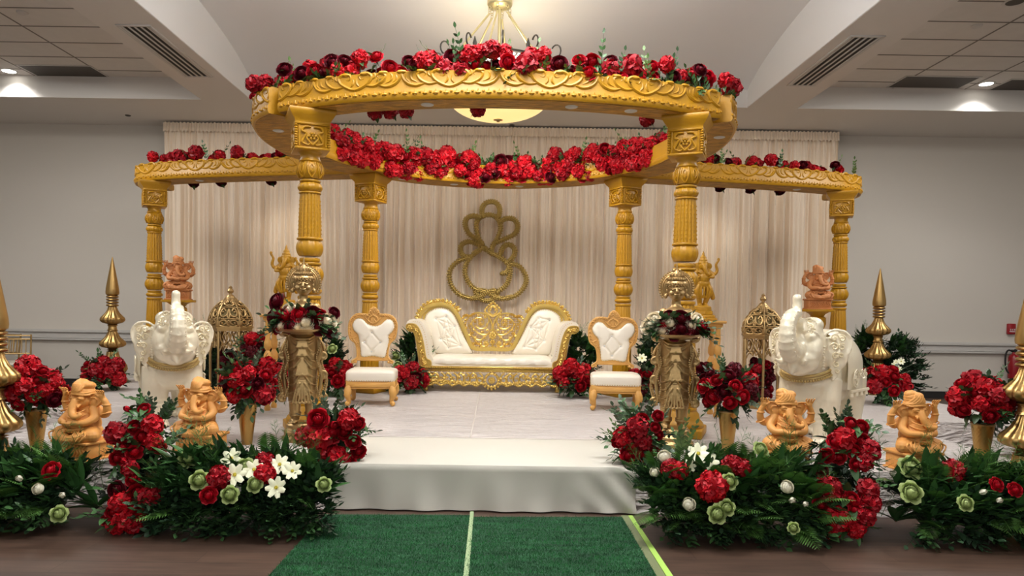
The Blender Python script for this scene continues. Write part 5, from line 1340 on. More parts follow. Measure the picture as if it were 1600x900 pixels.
def shell_mesh(name, m, rings=6, flare=.1, seed=1, open_=1.0, wrap=62):
    """bloom of overlapping petals wrapped round a ball, tighter to the centre"""
    g = G(); rnd = random.Random(seed); g.ell((0, 0, -.08), .5, seg=12)
    for k in range(rings):
        t = k/(rings-1); n = 3+(k > 1)+(k > 3); top = math.radians(6+74*t*open_); bot = top+math.radians(60); R0 = .44+.16*t
        for i in range(n):
            a0 = 2*PI*i/n+k*1.9+rnd.uniform(-.15, .15); v = []; f = []; nu, nv = 8, 5; hw = math.radians(wrap*(1.1-.2*t))
            for j in range(nv+1):
                s_ = j/nv
                for q in range(nu+1):
                    u = -1+2*q/nu; th = bot+(top-bot)*s_*(1-.16*u*u); a = a0+u*hw*math.sin(PI*(.25+.5*s_))
                    fl = flare*(.5+t)*s_**3; r = R0+.03*u+fl+.012*math.sin(u*5+k)*s_
                    v.append((r*math.sin(th)*math.cos(a), r*math.sin(th)*math.sin(a), r*math.cos(th)*(.92)+.02*s_))
            for j in range(nv):
                for q in range(nu): b = j*(nu+1)+q; f.append((b, b+1, b+nu+2, b+nu+1))
            g.add(v, f)
    for i in range(5 if open_ > .9 else 0):      # loose outer petals
        v, f = petal(.5, .62, .2, .1, .02, 6, 4, open_=1.35); g.add([(x+.3, y, z-.12) for x, y, z in v], f, Matrix.Rotation(2*PI*i/5+.3, 4, 'Z'))
    return g.mesh(name, m, auto=False)
def pom_mesh(name, m, n=46, seed=1, pw=.34):
    g = G(); rnd = random.Random(seed); g.ell((0, 0, 0), .62, seg=10)
    for i in range(n):
        z = 1-1.65*(i+.5)/n; r = math.sqrt(max(0, 1-z*z)); a = i*2.39996+rnd.uniform(-.2, .2)
        d = Vector((r*math.cos(a), r*math.sin(a), z)); q = d.to_track_quat('Z', 'X').to_matrix().to_4x4() @ Matrix.Rotation(rnd.random()*6.28, 4, 'Z')
        for k in range(3):
            v, f = petal(pw, .5, .5, .18, .05, 3, 3, open_=1.05)
            M = Matrix.Translation(d*.62) @ q @ Matrix.Rotation(2.1*k, 4, 'Z') @ Matrix.Rotation(rnd.uniform(-.3, .1), 4, 'Y'); g.add(v, f, M)
    return g.mesh(name, m, auto=False)
def open_mesh(name, m, mc, n=7):
    g = G()
    for i in range(n):
        v, f = petal(.3, .95, .25, .1, .02, 4, 4, open_=1.25+.1*(i % 2)); g.add(v, f, Matrix.Rotation(2*PI*i/n, 4, 'Z'))
    g.ell((0, 0, .06), (.17, .17, .12), seg=10, mi=1)
    for i in range(12): a = 2*PI*i/12; g.ell((.15*math.cos(a), .15*math.sin(a), .16), (.03, .03, .05), seg=5, mi=1)
    return g.mesh(name, [m, mc], auto=False)
def bud_mesh(name, m):
    g = G()
    for i in range(5):
        v, f = petal(.42, 1.5, .9, -.35, .01, 4, 5, open_=.3); g.add([(x+.1, y, z-.5) for x, y, z in v], f, Matrix.Rotation(2*PI*i/5, 4, 'Z'))
    g.ell((0, 0, .1), (.3, .3, .55), seg=10); return g.mesh(name, m, auto=False)
FM = {}
for k, nm in enumerate(('bright', 'crimson', 'burgundy')):
    FM['rose_'+nm] = shell_mesh('rose', M_red[k], 6, .2, k); FM['pom_'+nm] = pom_mesh('carnation', M_red[k], 46, k); FM['hyd_'+nm] = pom_mesh('hydrangea', M_red[k], 26, k+9, .44)
FM['rose_deep'] = shell_mesh('rose', M_rosered, 6, .2, 8)
FM['rose_cream'] = shell_mesh('rose', M_cream, 6, .2, 5); FM['ran_white'] = shell_mesh('ranunculus', M_white, 8, .08, 6, .85); FM['ran_lime'] = shell_mesh('ranunculus', M_lime, 8, .12, 7)
FM['open_white'] = open_mesh('cosmos', M_lemon, M_yc); FM['bud_white'] = bud_mesh('tulip_bud', M_white); FM['bud_red'] = bud_mesh('rose_bud', M_rosered)
PART = {'rose': 'rose', 'pom': 'carnation', 'hyd': 'hydrangea', 'ran': 'ranunculus', 'open': 'open_blossom', 'bud': 'bud'}
def flower(kind, loc, d, size, parent):
    o = bpy.data.objects.new(PART[kind.split('_')[0]], FM[kind]); COL.objects.link(o); o.parent = parent
    o.location = loc; o.scale = (size/2,)*3
    q = Vector(d).to_track_quat('Z', 'Y').to_matrix() @ Matrix.Rotation(RN.random()*6.28, 3, 'Z'); o.rotation_euler = q.to_euler(); return o

def leaf_vf(L, W, bend=.2, fold=.15, n=4):
    v = []; f = []
    for j in range(n+1):
        t = j/n; w_ = W*math.sin(PI*min(1, t*.93+.05))**.8*(1-.25*t) if j < n else W*.04; z = -bend*L*t*t; x = L*t
        v += [(x, -w_, z+fold*w_), (x, 0, z), (x, w_, z+fold*w_)]
    for j in range(n): a = 3*j; f += [(a, a+1, a+4, a+3), (a+1, a+2, a+5, a+4)]
    return np.array(v), f
def frame(d, roll=0, loc=(0, 0, 0)):
    """matrix whose +x axis points along d, +z as upright as it can be"""
    d = Vector(d).normalized(); up = Vector((0, 0, 1)) if abs(d.z) < .95 else Vector((0, 1, 0)); y = up.cross(d).normalized(); z = d.cross(y)
    M = Matrix((d, y, z)).transposed() @ Matrix.Rotation(roll, 3, 'X'); return Matrix.Translation(loc) @ M.to_4x4()
M_blade_leaf = mat('glossy_broad_leaf', (60, 100, 52), .32, island=.35)
class Green:
    """gathers sprays of leaves by material, one mesh per kind of foliage"""
    def __init__(s): s.g = {}
    def G(s, k):
        if k not in s.g: s.g[k] = G()
        return s.g[k]
    def spray(s, k, p, d, L, n=7, lw=(.05, .016), spread=.9, droop=.25, term=True, rnd=RN):
        """stem with paired leaves"""
        g = s.G(k); M = frame(d, rnd.uniform(-.8, .8), p); path = [(L*t, 0, -droop*L*t*t) for t in np.linspace(0, 1, 6)]
        g.tube(path, [.0028, .0014], 4, M=M)
        for i in range(n):
            t = .15+.82*i/n; x = L*t; z = -droop*L*t*t; sc = 1-.35*t
            for sd in (-1, 1):
                v, f = leaf_vf(lw[0]*sc*rnd.uniform(.85, 1.15), lw[1]*sc, rnd.uniform(0, .3), .15, 3)
                a = sd*(spread+rnd.uniform(-.15, .15)); R = Matrix.Translation((x, 0, z)) @ Matrix.Rotation(a, 4, 'Z') @ Matrix.Rotation(rnd.uniform(-.5, .3), 4, 'Y') @ Matrix.Rotation(rnd.uniform(-.5, .5), 4, 'X'); g.add(v, f, M @ R)
        if term: v, f = leaf_vf(lw[0]*.8, lw[1]*.8, .1, .15, 3); g.add(v, f, M @ Matrix.Translation((L, 0, -droop*L)))
    def blade(s, k, p, d, L, W, bend=.35, rnd=RN):
        v, f = leaf_vf(L, W, bend, .3, 6); s.G(k).add(v, f, frame(d, rnd.uniform(-.5, .5), p))
    def fern(s, k, p, d, L, rnd=RN):
        g = s.G(k); M = frame(d, rnd.uniform(-.5, .5), p); n = 15; g.tube([(L*t, 0, -.3*L*t*t) for t in np.linspace(0, 1, 6)], [.0025, .001], 4, M=M)
        for i in range(n):
            t = .12+.86*i/n; ll = L*.32*math.sin(PI*(.15+.8*t))
            for sd in (-1, 1):
                v, f = leaf_vf(ll, ll*.13, .25, .1, 2); g.add(v, f, M @ Matrix.Translation((L*t, 0, -.3*L*t*t)) @ Matrix.Rotation(sd*1.1, 4, 'Z'))
    def wisp(s, k, p, d, L, rnd=RN):
        g = s.G(k); M = frame(d, rnd.uniform(0, 6), p); g.tube([(L*t, 0, -.15*L*t*t) for t in np.linspace(0, 1, 5)], [.002, .001], 4, M=M)
        for i in range(11):
            t = .2+.78*i/11
            R = M @ Matrix.Translation((L*t, 0, -.15*L*t*t)) @ Matrix.Rotation(rnd.uniform(.5, 1.1)*(1 if i % 2 else -1), 4, 'Z') @ Matrix.Rotation(rnd.uniform(-.5, .5), 4, 'Y')
            l2 = L*.28*(1.1-t)+.02; v, f = leaf_vf(l2, .0022, .1, 0, 2); g.add(v, f, R)
            for q in range(6):
                for sd in (-1, 1): v, f = leaf_vf(.022, .0018, .1, 0, 1); g.add(v, f, R @ Matrix.Translation((l2*(.2+.14*q), 0, 0)) @ Matrix.Rotation(sd*.8, 4, 'Z'))
    def build(s, parent):
        NM = {'dark': ('leafy_spray', M_leafb), 'leaf': ('leafy_branch', M_leaf), 'fresh': ('fresh_sprig', M_leafl), 'fern': ('fern_frond', M_fern), 'sage': ('sage_sprig', M_sage), 'wisp': ('asparagus_fern', M_fern), 'blade': ('broad_leaf', M_blade_leaf)}
        for k, g in s.g.items():
            o = g.build(NM[k][0], NM[k][1], parent, auto=False); o['kind'] = 'stuff'
def rdir(rnd, up=.3, front=.0):
    while 1:
        d = Vector((rnd.uniform(-1, 1), rnd.uniform(-1, 1), rnd.uniform(-1, 1)))
        if .1 < d.length < 1: d.normalize(); break
    d.z += up; d.y -= front; return d.normalized()

def bouquet(name, lab, cat, loc, R, mix, n, fs=.13, group=None, leaves=22, zs=.85, kinds=('leaf', 'dark'), sprigs=3, seed=0, front=.35, extra=(), low=-.35, stems=None, rose_spikes=0):
    """ball of blooms with leaves between and under them; loc is the ball's centre"""
    rnd = random.Random(seed+100); t = thing(name, lab, cat, loc, 0, group); gr = Green()
    ids = list(range(n)); off = rnd.random()*6
    for i in ids:
        z = 1-(1-low)*(i+.5)/n; r = math.sqrt(max(0, 1-z*z)); a = off+i*2.39996
        d = Vector((r*math.cos(a), r*math.sin(a), z)); kk = rnd.choices([m[0] for m in mix], [m[1] for m in mix])[0]
        rr = R*rnd.uniform(.6, 1.02); s = fs*rnd.uniform(.75, 1.25)*(1.25 if kk.startswith('hyd') else 1)
        flower(kk, (d.x*rr, d.y*rr, d.z*rr*zs), (d+Vector((0, -front, .1))), s, t)
    for i in range(leaves):
        d = rdir(rnd, -.05); k = kinds[i % len(kinds)]
        gr.spray(k, tuple(d*R*.45), d, R*rnd.uniform(.55, .8), 5, (.075*R/.25, .026*R/.25), .8, .3, rnd=rnd)
    for i in range(leaves): d = rdir(rnd, -.1); gr.blade('leaf', tuple(d*R*.6), d, R*rnd.uniform(.35, .5), R*.13, .3, rnd)
    for i in range(sprigs):
        d = rdir(rnd, .8); gr.spray('sage' if i % 2 else 'leaf', tuple(d*R*.5), d, R*rnd.uniform(.8, 1.1), 8, (.05*R/.25, .014*R/.25), .8, .15, rnd=rnd)
    for e in extra: e(t, gr, rnd)
    G().ell((0, 0, -.05*R), (R*.36, R*.36, R*.3*zs)).build('moss_core', M_leafb, t)
    gr.build(t)
    return t
REDS = [('hyd_bright', 4), ('hyd_crimson', 3), ('rose_crimson', 3), ('rose_deep', 2), ('rose_burgundy', 2), ('pom_bright', 2)]
DARK = [('rose_burgundy', 5), ('pom_burgundy', 3), ('rose_crimson', 3), ('hyd_bright', 2), ('rose_deep', 2)]

# vases of red flowers
def vase():
    t = thing('hammered_vase', 'x', 'vase', (0, 0, 0)); g = G()
    bump = lambda r, z, a: r*(1+.025*(math.cos(a*18+(int(z*60) % 2)*PI)*math.cos(z*370)))
    g.lathe([(.04, 0)]+[(.04+.038*(z/.31), z) for z in np.linspace(.004, .3, 60)]+[(.08, .305), (.081, .31), (.075, .31), (.07, .29)], 72, mod=bump); g.build('body', mat('hammered_gold', (186, 150, 88), .3, .9), t, smooth=True)
    G().lathe([(.073, .307), (.08, .303), (.086, .308), (.08, .316), (.073, .313)], 40, cap=False).build('rim', M_brass, t); return t
vs = vase()
VA = [(57, 5.4, 622, 'left edge', .2, REDS, 1, 'gold hammered vase of red flowers at the far left of the stage front', 'mound of red roses and hydrangeas in the far left gold vase'),
      (386, 5.75, 612, '', .225, REDS, 2, 'gold hammered vase between the left elephant and left brass statue', 'dense red and crimson bouquet in the vase left of the left brass statue'),
      (1137, 5.7, 612, '', .215, DARK, 3, 'gold hammered vase between the right brass statue and right elephant', 'burgundy and red bouquet in the vase right of the right brass statue'),
      (1535, 5.4, 620, '', .215, REDS, 4, 'gold hammered vase of red flowers at the far right of the stage front', 'mound of red roses and hydrangeas in the far right gold vase')]
for i, (px, Y, by, _, R, mix, sd_, lab, lab2) in enumerate(VA):
    o = vs if i == 0 else copy_tree(vs); x = at(px, 680, Y).x; o.location = (x, Y, STZ); tag(o, lab, 'vase', 'hammered gold vases')
    if i in (1, 2): o.scale = (1, 1, 1.08)
    bouquet('vase_bouquet', lab2, 'flower arrangement', (at(px, by, Y).x, Y, STZ+.31*(1.08 if i in (1, 2) else 1)+R*.72), R, mix, 26, .115, 'red bouquets in gold vases', 24, .95, sprigs=5, seed=sd_, low=-.55)

# tray flowers
CRM = [('rose_cream', 3), ('rose_burgundy', 3), ('rose_crimson', 2)]
for i, (px, sd_, lab, col) in enumerate(((474, 11, 'oval bouquet of red and white roses on the left brass statue tray', 'l'), (1054, 12, 'oval bouquet of cream and burgundy roses on the right brass statue tray', 'r'))):
    s_ = -1 if i == 0 else 1; bx = (br if i == 0 else b2).location; rz = (br if i == 0 else b2).rotation_euler.z
    c = Vector((.13*math.sin(rz), -.13*math.cos(rz), 0))+bx; zt = STZ+.911
    t = thing('tray_bouquet', lab, 'flower arrangement', (c.x, c.y, zt), 0, 'bouquets on the brass trays'); gr = Green(); rnd = random.Random(sd_)
    if i == 0: FL = [(-42, -22, 'rose_burgundy', 34), (-22, 4, 'rose_crimson', 34), (18, 2, 'rose_burgundy', 34), (30, 6, 'rose_crimson', 30), (-10, 24, 'rose_burgundy', 30), (28, 26, 'rose_burgundy', 32), (45, 32, 'rose_burgundy', 26), (-34, 28, 'rose_crimson', 26), (-30, 24, 'rose_cream', 28), (10, 16, 'rose_cream', 34), (42, 14, 'rose_cream', 32), (-19, -6, 'rose_cream', 28), (-2, 26, 'rose_cream', 22), (-42, 6, 'rose_burgundy', 32), (0, 2, 'rose_deep', 28), (50, -2, 'rose_burgundy', 22)]
    else: FL = [(-44, 14, 'rose_cream', 32), (-26, 22, 'rose_cream', 30), (-36, 2, 'rose_cream', 30), (-14, 8, 'rose_cream', 30), (14, 10, 'rose_cream', 28), (30, 0, 'rose_cream', 26), (12, 30, 'rose_cream', 22), (-8, 26, 'rose_burgundy', 32), (2, 0, 'rose_burgundy', 34), (20, 22, 'rose_burgundy', 28), (-14, -6, 'rose_burgundy', 22), (38, 14, 'rose_crimson', 26), (-24, 12, 'rose_deep', 26), (2, 18, 'rose_burgundy', 34), (44, 22, 'rose_burgundy', 22)]
    for (dx, dz, kk, pxs) in FL:
        k_ = 5.8/FPX; x = dx*k_; z = .15+(dz-2)*k_*-.8; y = -.12+abs(dx)*.0019+max(0, z-.12)*.55
        flower(kk, (x, y, z), (dx*.02, -1, .55), pxs*k_, t)
    for q in range(14):
        a = -PI*.02+PI*1.04*q/13; d = Vector((math.cos(a), -.35+rnd.uniform(-.3, .3), .55*math.sin(a)-.12)); gr.spray('leaf' if q % 3 else 'sage', (d.x*.12, -.02, .06+d.z*.1), d, rnd.uniform(.17, .26), 5, (.06, .026), .75, .3, rnd=rnd)
    for q in range(46):
        a = rnd.uniform(-.5, PI+.5); d = Vector((math.cos(a), rnd.uniform(-1, .1), .6*math.sin(a)-.1)); gr.blade('leaf', (d.x*.13, -.04+.0*d.y, .08+d.z*.08), d, rnd.uniform(.1, .15), .036, .35, rnd)
    G().ell((0, 0, .07), (.21, .13, .065)).build('moss_core', M_leafb, t); gr.build(t)

# ------------------------------------------------------------------ canopy garlands
def garland(lab, key, n, zr, offr, size, mix, seed, u0=0, u1=1, sprig=10, over=0, vis=None, double=False, group='rose garlands on the canopy'):
    P, D, pos = BP[key]; L = D[-1]; rnd = random.Random(seed); t = thing('rose_garland', lab, 'flower garland', (0, 0, 0), 0, group); gr = Green()
    tall = []
    for i in range(n):
        u = L*(u0+(u1-u0)*(i+.5+rnd.uniform(-.35, .35))/n); o_ = rnd.uniform(*offr); x, y = pos(u, o_); z = BEZ+BEH+rnd.uniform(*zr)
        kk = rnd.choices([m[0] for m in mix], [m[1] for m in mix])[0]
        d = Vector((rnd.uniform(-.5, .5), -1, rnd.uniform(.0, .9))); s = size*rnd.uniform(.82, 1.15)*(1.15 if kk.startswith('hyd') else 1)
        flower(kk, (x, y, z), d, s, t)
        gr.spray('leaf', (x, y, BEZ+BEH-.01), rdir(rnd, .7, .3), rnd.uniform(.1, .17), 4, (.06, .022), .8, .2, rnd=rnd)
        if rnd.random() < .6: gr.blade('leaf', (x, y, z-.03), rdir(rnd, .1, .5), rnd.uniform(.07, .11), .025, .3, rnd)
        gr.G('dark').tube([(x, y, BEZ+BEH-.01), (x, y, z)], .004, 5)
    for i in range(sprig):
        u = L*(u0+(u1-u0)*rnd.random()); x, y = pos(u, rnd.uniform(*offr)); gr.spray('fresh' if rnd.random() < .45 else 'leaf', (x, y, BEZ+BEH), (rnd.uniform(-.5, .5), rnd.uniform(-.3, .3), 1), rnd.uniform(.2, .34), 5, (.06, .02), .7, .25, rnd=rnd)
    gr.build(t); return t
GM = [('rose_crimson', 3), ('rose_burgundy', 4), ('pom_bright', 3), ('hyd_crimson', 3), ('rose_deep', 2), ('hyd_bright', 2)]
garland('long red and burgundy rose garland along the top of the front canopy beam', 'front', 84, (.0, .2), (-.1, .12), .155, GM, 1, sprig=20)
garland('red rose garland climbing the left side beam of the canopy ring', 'sideL', 26, (.02, .17), (-.25, .1), .15, GM, 2, sprig=6)
garland('red rose garland climbing the right side beam of the canopy ring', 'sideR', 26, (.02, .17), (-.25, .1), .15, GM, 3, sprig=9)
garland('thick red carnation garland draped over the sagging back canopy beam', 'back', 99, (-.2, .12), (.12, .28), .2, [('pom_bright', 6), ('hyd_bright', 3), ('rose_burgundy', 2), ('pom_crimson', 3), ('rose_crimson', 2)], 4, sprig=12)
garland('sparse red and burgundy rose garland on the left canopy wing', 'wingL', 26, (.03, .13), (-.1, .15), .165, GM, 5, u0=.18, sprig=7)
garland('sparse red and burgundy rose garland on the right canopy wing', 'wingR', 26, (.03, .13), (-.1, .15), .165, GM, 6, u1=.84, sprig=9)
for key, u0_, u1_, lab in (('sideL', .74, 1.0, 'short red garland joining the left side beam to the back beam'), ('sideR', 0, .26, 'short red garland joining the right side beam to the back beam')):
    garland(lab, key, 22, (-.17, .12), (.14, .28), .18, [('pom_bright', 6), ('hyd_bright', 3), ('rose_burgundy', 2), ('pom_crimson', 3)], 14, u0=u0_, u1=u1_, sprig=3)
# blooms hanging under the beams behind
for key, us, lab in (('front', (.2, .24, .28, .45, .87), 'few red blooms peeking out below the front canopy beam'), ('wingL', (.3, .42, .62), 'few dark red blooms hanging below the left canopy wing'), ('wingR', (.25, .36, .48, .6), 'few dark red blooms hanging below the right canopy wing')):
    P, D, pos = BP[key]; t = thing('hanging_blooms', lab, 'flower garland', (0, 0, 0), 0); gr = Green(); rnd = random.Random(5)
    for u in us:
        x, y = pos(D[-1]*u, -.24 if key == 'front' else -.26); dz = .0 if key == 'front' else .0
        flower('pom_crimson' if key == 'front' else 'rose_burgundy', (x, y, BEZ+dz+.02), (0, -.6, -.5), .14 if key == 'front' else .17, t); gr.G('dark').tube([(x, y, BEZ+dz+.02), (x, y+.02, BEZ+.1), (x, y+.1, BEZ+.24)], .004, 5); gr.blade('leaf', (x, y, BEZ+dz), (rnd.uniform(-1, 1), -.3, -.5), .09, .025, .3, rnd)
    gr.build(t)

# ------------------------------------------------------------------ floor and stage arrangements
def bed(lab, x0, x1, y0, y1, ztop, seed, blooms=(), red=(), n=260, kinds=('dark',), zf=None, group='green flower beds along the stage front', ferns=0, wisps=0, blades=0, sprigs=0, name='floor_arrangement', z0=0.0, tufts=(), bladeL=.24):
    """bank of greenery standing on the floor with set-in blooms"""
    rnd = random.Random(seed+40); cx, cy = (x0+x1)/2, (y0+y1)/2; t = thing(name, lab, 'flower arrangement', (cx, cy, z0), 0, group); gr = Green()
    prof = zf or (lambda u: ztop*(.82+.18*math.sin(PI*u)))
    def surf(u, v):     # u across, v: 0 bottom front .. 1 top back
        h = prof(u); x = x0+(x1-x0)*u-cx; a = v*PI*.6; y = y0+(y1-y0)*.62*(1-math.cos(a))/1.3-cy; z = .05+(h-.05)*min(1, math.sin(a*.92)**.9 if v > .02 else .02)
        return Vector((x, y, z))
    def nrm(u, v): return Vector(((u-.5)*.9, -math.cos(v*PI*.45)-.1, .15+1.1*math.sin(v*PI*.5)))
    for i in range(n):
        u, v = rnd.random(), rnd.random()**.9; p = surf(u, v); d = nrm(u, v).normalized()+Vector((rnd.uniform(-.6, .6), rnd.uniform(-.5, .3), rnd.uniform(-.45, .5)))
        gr.spray(kinds[rnd.randrange(len(kinds))], tuple(p-nrm(u, v).normalized()*.1), d, rnd.uniform(.12, .22), 5, (.075, .021), .75, .35, rnd=rnd)
    for i in range(int(blades*2.2)):
        u, v = rnd.random(), rnd.uniform(.2, 1); p = surf(u, v); b = Vector((rnd.uniform(-.6, .6), -.3, .8))
        for q in range(6): gr.blade('blade', tuple(p-nrm(u, v).normalized()*.02), b+Vector((rnd.uniform(-.8, .8), rnd.uniform(-.6, .4), rnd.uniform(-.3, .4))), bladeL*rnd.uniform(.55, 1.0), .03, .3, rnd)
    for i in range(ferns):
        u, v = rnd.random(), rnd.uniform(.1, 1); p = surf(u, v); gr.fern('fern', tuple(p-nrm(u, v).normalized()*.06), nrm(u, v).normalized()+Vector((rnd.uniform(-.8, .8), rnd.uniform(-.2, .2), rnd.uniform(-.4, .5))), rnd.uniform(.18, .3), rnd)
    for i in range(wisps):
        u, v = rnd.random(), rnd.uniform(.5, 1); p = surf(u, v); gr.wisp('wisp', tuple(p), nrm(u, v).normalized()+Vector((rnd.uniform(-.5, .5), 0, rnd.uniform(0, .8))), rnd.uniform(.2, .32), rnd)
    for i in range(sprigs):
        u, v = rnd.random(), rnd.uniform(.6, 1); p = surf(u, v); gr.spray('sage', tuple(p-Vector((0, 0, .08))), (rnd.uniform(-.5, .5), -.2, 1), rnd.uniform(.2, .3), 8, (.05, .015), .8, .15, rnd=rnd)
    for (px, py) in tufts:      # rosettes of long glossy leaves
        q0 = at(px, py+25, 4.62)-Vector((cx, cy, z0))
        for k in range(11): gr.blade('blade', tuple(q0), (rnd.uniform(-1, 1), rnd.uniform(-.7, .1), rnd.uniform(.25, 1.2)), rnd.uniform(.16, .26), .034, .25, rnd)
        for k in range(3): gr.wisp('wisp', tuple(q0+Vector((rnd.uniform(-.15, .15), .12, 0))), (rnd.uniform(-.7, .7), 0, 1), rnd.uniform(.28, .38), rnd)
    # core under the leaves
    g = G()
    for i in range(7): u = .16+.68*(i+.5)/7; h = prof(u); g.ell((x0+(x1-x0)*u-cx, (y0+y1)/2-cy+.06, h*.36), ((x1-x0)*.07, (y1-y0)*.2, h*.3), seg=12)
    g.build('moss_core', M_leafb, t)
    for (px, py, kk, sz) in list(blooms)+list(red):
        # find where the sight of that bloom meets the bank
        best = None
        for a in range(25):
            for b in range(25):
                u, v = a/24, b/24; q = surf(u, v)+Vector((cx, cy, z0)); c = CR.inverted() @ (q-Vector((0, 0, CAMZ))); sx_, sy_ = CX+FPX*c.x/-c.z, CY-FPX*c.y/-c.z; e = (sx_-px)**2+(sy_-py)**2
                if best is None or e < best[0]: best = (e, u, v, q)
        e, u, v, q = best; w_ = at(px, py, q.y-.19); p = Vector((w_.x-cx, w_.y-cy, w_.z-z0)); sz *= 1.25 if kk[:3] == 'ran' else 1.1
        d = nrm(u, v).normalized()*.5+Vector((rnd.uniform(-.3, .3), -.9, .25)); o = flower(kk, tuple(p), tuple(d), sz*q.y/FPX, t)
    gr.build(t); return t
# left of the aisle
bed('bank of ferns with two white blooms at the far left of the stage front', -3.95, -2.74, 4.42, 5.02, .4, 1, [(31, 748, 'bud_white', 20), (98, 774, 'bud_white', 20), (60, 764, 'ran_white', 20), (80, 735, 'rose_deep', 28), (92, 803, 'ran_lime', 22)], tufts=((60, 715), (120, 745), (150, 770)), n=420, ferns=60, blades=14, wisps=16, kinds=('dark', 'leaf'))
bed('wide bank of dark leaves with white and yellow blossoms left of the riser', -2.2, -1.05, 4.44, 5.02, .43, 2, [(362, 717, 'open_white', 30), (367, 742, 'open_white', 31), (383, 729, 'ran_lime', 24), (397, 734, 'open_white', 28), (437, 726, 'open_white', 28), (457, 736, 'open_white', 26), (432, 762, 'open_white', 30), (398, 757, 'ran_lime', 22), (359, 773, 'ran_lime', 24), (311, 750, 'ran_lime', 26), (294, 716, 'ran_lime', 26), (506, 757, 'ran_lime', 20), (326, 774, 'rose_deep', 26)], [(343, 746, 'pom_crimson', 32), (414, 722, 'pom_crimson', 28), (414, 740, 'pom_bright', 28)], tufts=((285, 712), (262, 745), (300, 700), (275, 790)), n=620, ferns=14, blades=16, wisps=12, kinds=('dark', 'leaf'))
tag(G().box((0, 0, 0), (.03, .003, .045)).build('paper_tag', M_trim, loc=at(373, 762, 4.42)), 'tiny white paper tag hanging among the lemon blossoms of the left bank', 'tag')
# right of the aisle
bed('wide bank of dark leaves with white and lemon blossoms right of the riser', 1.0, 2.08, 4.42, 5.02, .43, 3, [(1091, 709, 'open_white', 30), (1107, 722, 'open_white', 28), (1038, 714, 'ran_white', 24), (1023, 738, 'ran_white', 18), (1076, 729, 'open_white', 20), (1076, 788, 'ran_white', 24), (1229, 761, 'ran_white', 24), (1237, 782, 'bud_white', 20), (1258, 788, 'bud_white', 18), (1140, 752, 'ran_lime', 22), (1136, 793, 'ran_lime', 22), (1121, 803, 'ran_lime', 26), (1189, 702, 'ran_lime', 22), (1240, 825, 'ran_lime', 16)], [(1048, 733, 'pom_crimson', 28), (1062, 735, 'pom_bright', 24), (1112, 760, 'pom_bright', 42), (1144, 727, 'pom_crimson', 28), (1158, 731, 'pom_crimson', 26)], tufts=((1238, 712), (1222, 722), (1255, 740)), n=560, ferns=110, blades=16, wisps=12, kinds=('dark', 'leaf'))
bed('bank of glossy leaves and ferns with green roses at the far right', 2.68, 3.98, 4.42, 5.02, .4, 4, [(1424, 730, 'ran_lime', 32), (1424, 769, 'ran_lime', 30), (1395, 740, 'bud_white', 20), (1509, 786, 'ran_lime', 22), (1535, 769, 'bud_white', 18), (1561, 782, 'bud_white', 18), (1557, 757, 'rose_deep', 22), (1586, 765, 'rose_deep', 22)], [(1488, 737, 'pom_crimson', 34)], tufts=((1405, 735), (1450, 722), (1440, 760), (1400, 790)), n=420, ferns=60, blades=26, wisps=22, kinds=('dark', 'leaf'))
# red cascades between the banks
def cascade(lab, pts, seed, group='red flower cascades down the stage front'):
    rnd = random.Random(seed); t = thing('flower_cascade', lab, 'flower arrangement', (at(sum(q[0] for q in pts)/len(pts), 760, 4.75).x, 4.75, 0), 0, group); o0 = Vector(t.location); gr = Green()
    for (px, py, kk, sz) in pts:
        Y = 4.44+max(0, (800-py))*.002; w_ = at(px, py, Y)-o0; flower(kk, tuple(w_), (rnd.uniform(-.4, .4), -1, rnd.uniform(.1, .7)), sz*Y/FPX, t)
        for q in range(3): gr.blade('leaf', tuple(w_+Vector((0, .04, 0))), rdir(rnd, 0, .2), rnd.uniform(.1, .15), .03, .3, rnd)
        gr.spray('leaf', tuple(w_+Vector((0, .05, 0))), rdir(rnd, .0, .1), rnd.uniform(.14, .2), 5, (.06, .02), .8, .3, rnd=rnd)
    zt = max(at(a, b, 4.8).z for a, b, _, _ in pts)
    for q in range(7): gr.spray('leaf' if q % 2 else 'sage', (rnd.uniform(-.12, .12), .22, zt-.12), (rnd.uniform(-.6, .6), -.2, 1), rnd.uniform(.18, .26), 8, (.05, .016), .8, .15, rnd=rnd)
    for q in range(60): gr.spray('dark', (rnd.uniform(-.16, .16), .02+rnd.uniform(0, .16), rnd.uniform(.03, zt-.1)), rdir(rnd, 0, .5), rnd.uniform(.1, .17), 5, (.06, .018), .8, .3, rnd=rnd)
    g = G()
    for q in range(5): g.ell((0, .22, .06+q*(zt-.16)/5), (.09, .09, .08), seg=10)
    g.build('moss_core', M_leafb, t); gr.build(t); return t
cascade('red cascade with a tall red petal spike left of the left flower bank', [(200, 640, 'bud_red', 22), (225, 639, 'rose_crimson', 22), (182, 676, 'hyd_crimson', 36), (212, 668, 'rose_crimson', 28), (238, 664, 'hyd_bright', 34), (222, 683, 'rose_crimson', 30), (240, 690, 'hyd_bright', 28), (192, 700, 'rose_crimson', 28), (250, 700, 'rose_crimson', 22), (183, 716, 'rose_crimson', 26), (210, 707, 'rose_deep', 28), (195, 720, 'bud_red', 26), (203, 732, 'hyd_crimson', 26), (208, 749, 'rose_crimson', 26), (182, 765, 'rose_burgundy', 30), (215, 770, 'rose_crimson', 34), (236, 777, 'hyd_crimson', 38), (190, 786, 'hyd_bright', 36), (208, 796, 'rose_deep', 28), (176, 800, 'rose_crimson', 24), (195, 812, 'hyd_bright', 34), (222, 800, 'rose_crimson', 30), (182, 820, 'hyd_bright', 30), (208, 820, 'hyd_crimson', 28), (165, 812, 'rose_crimson', 20)], 1)
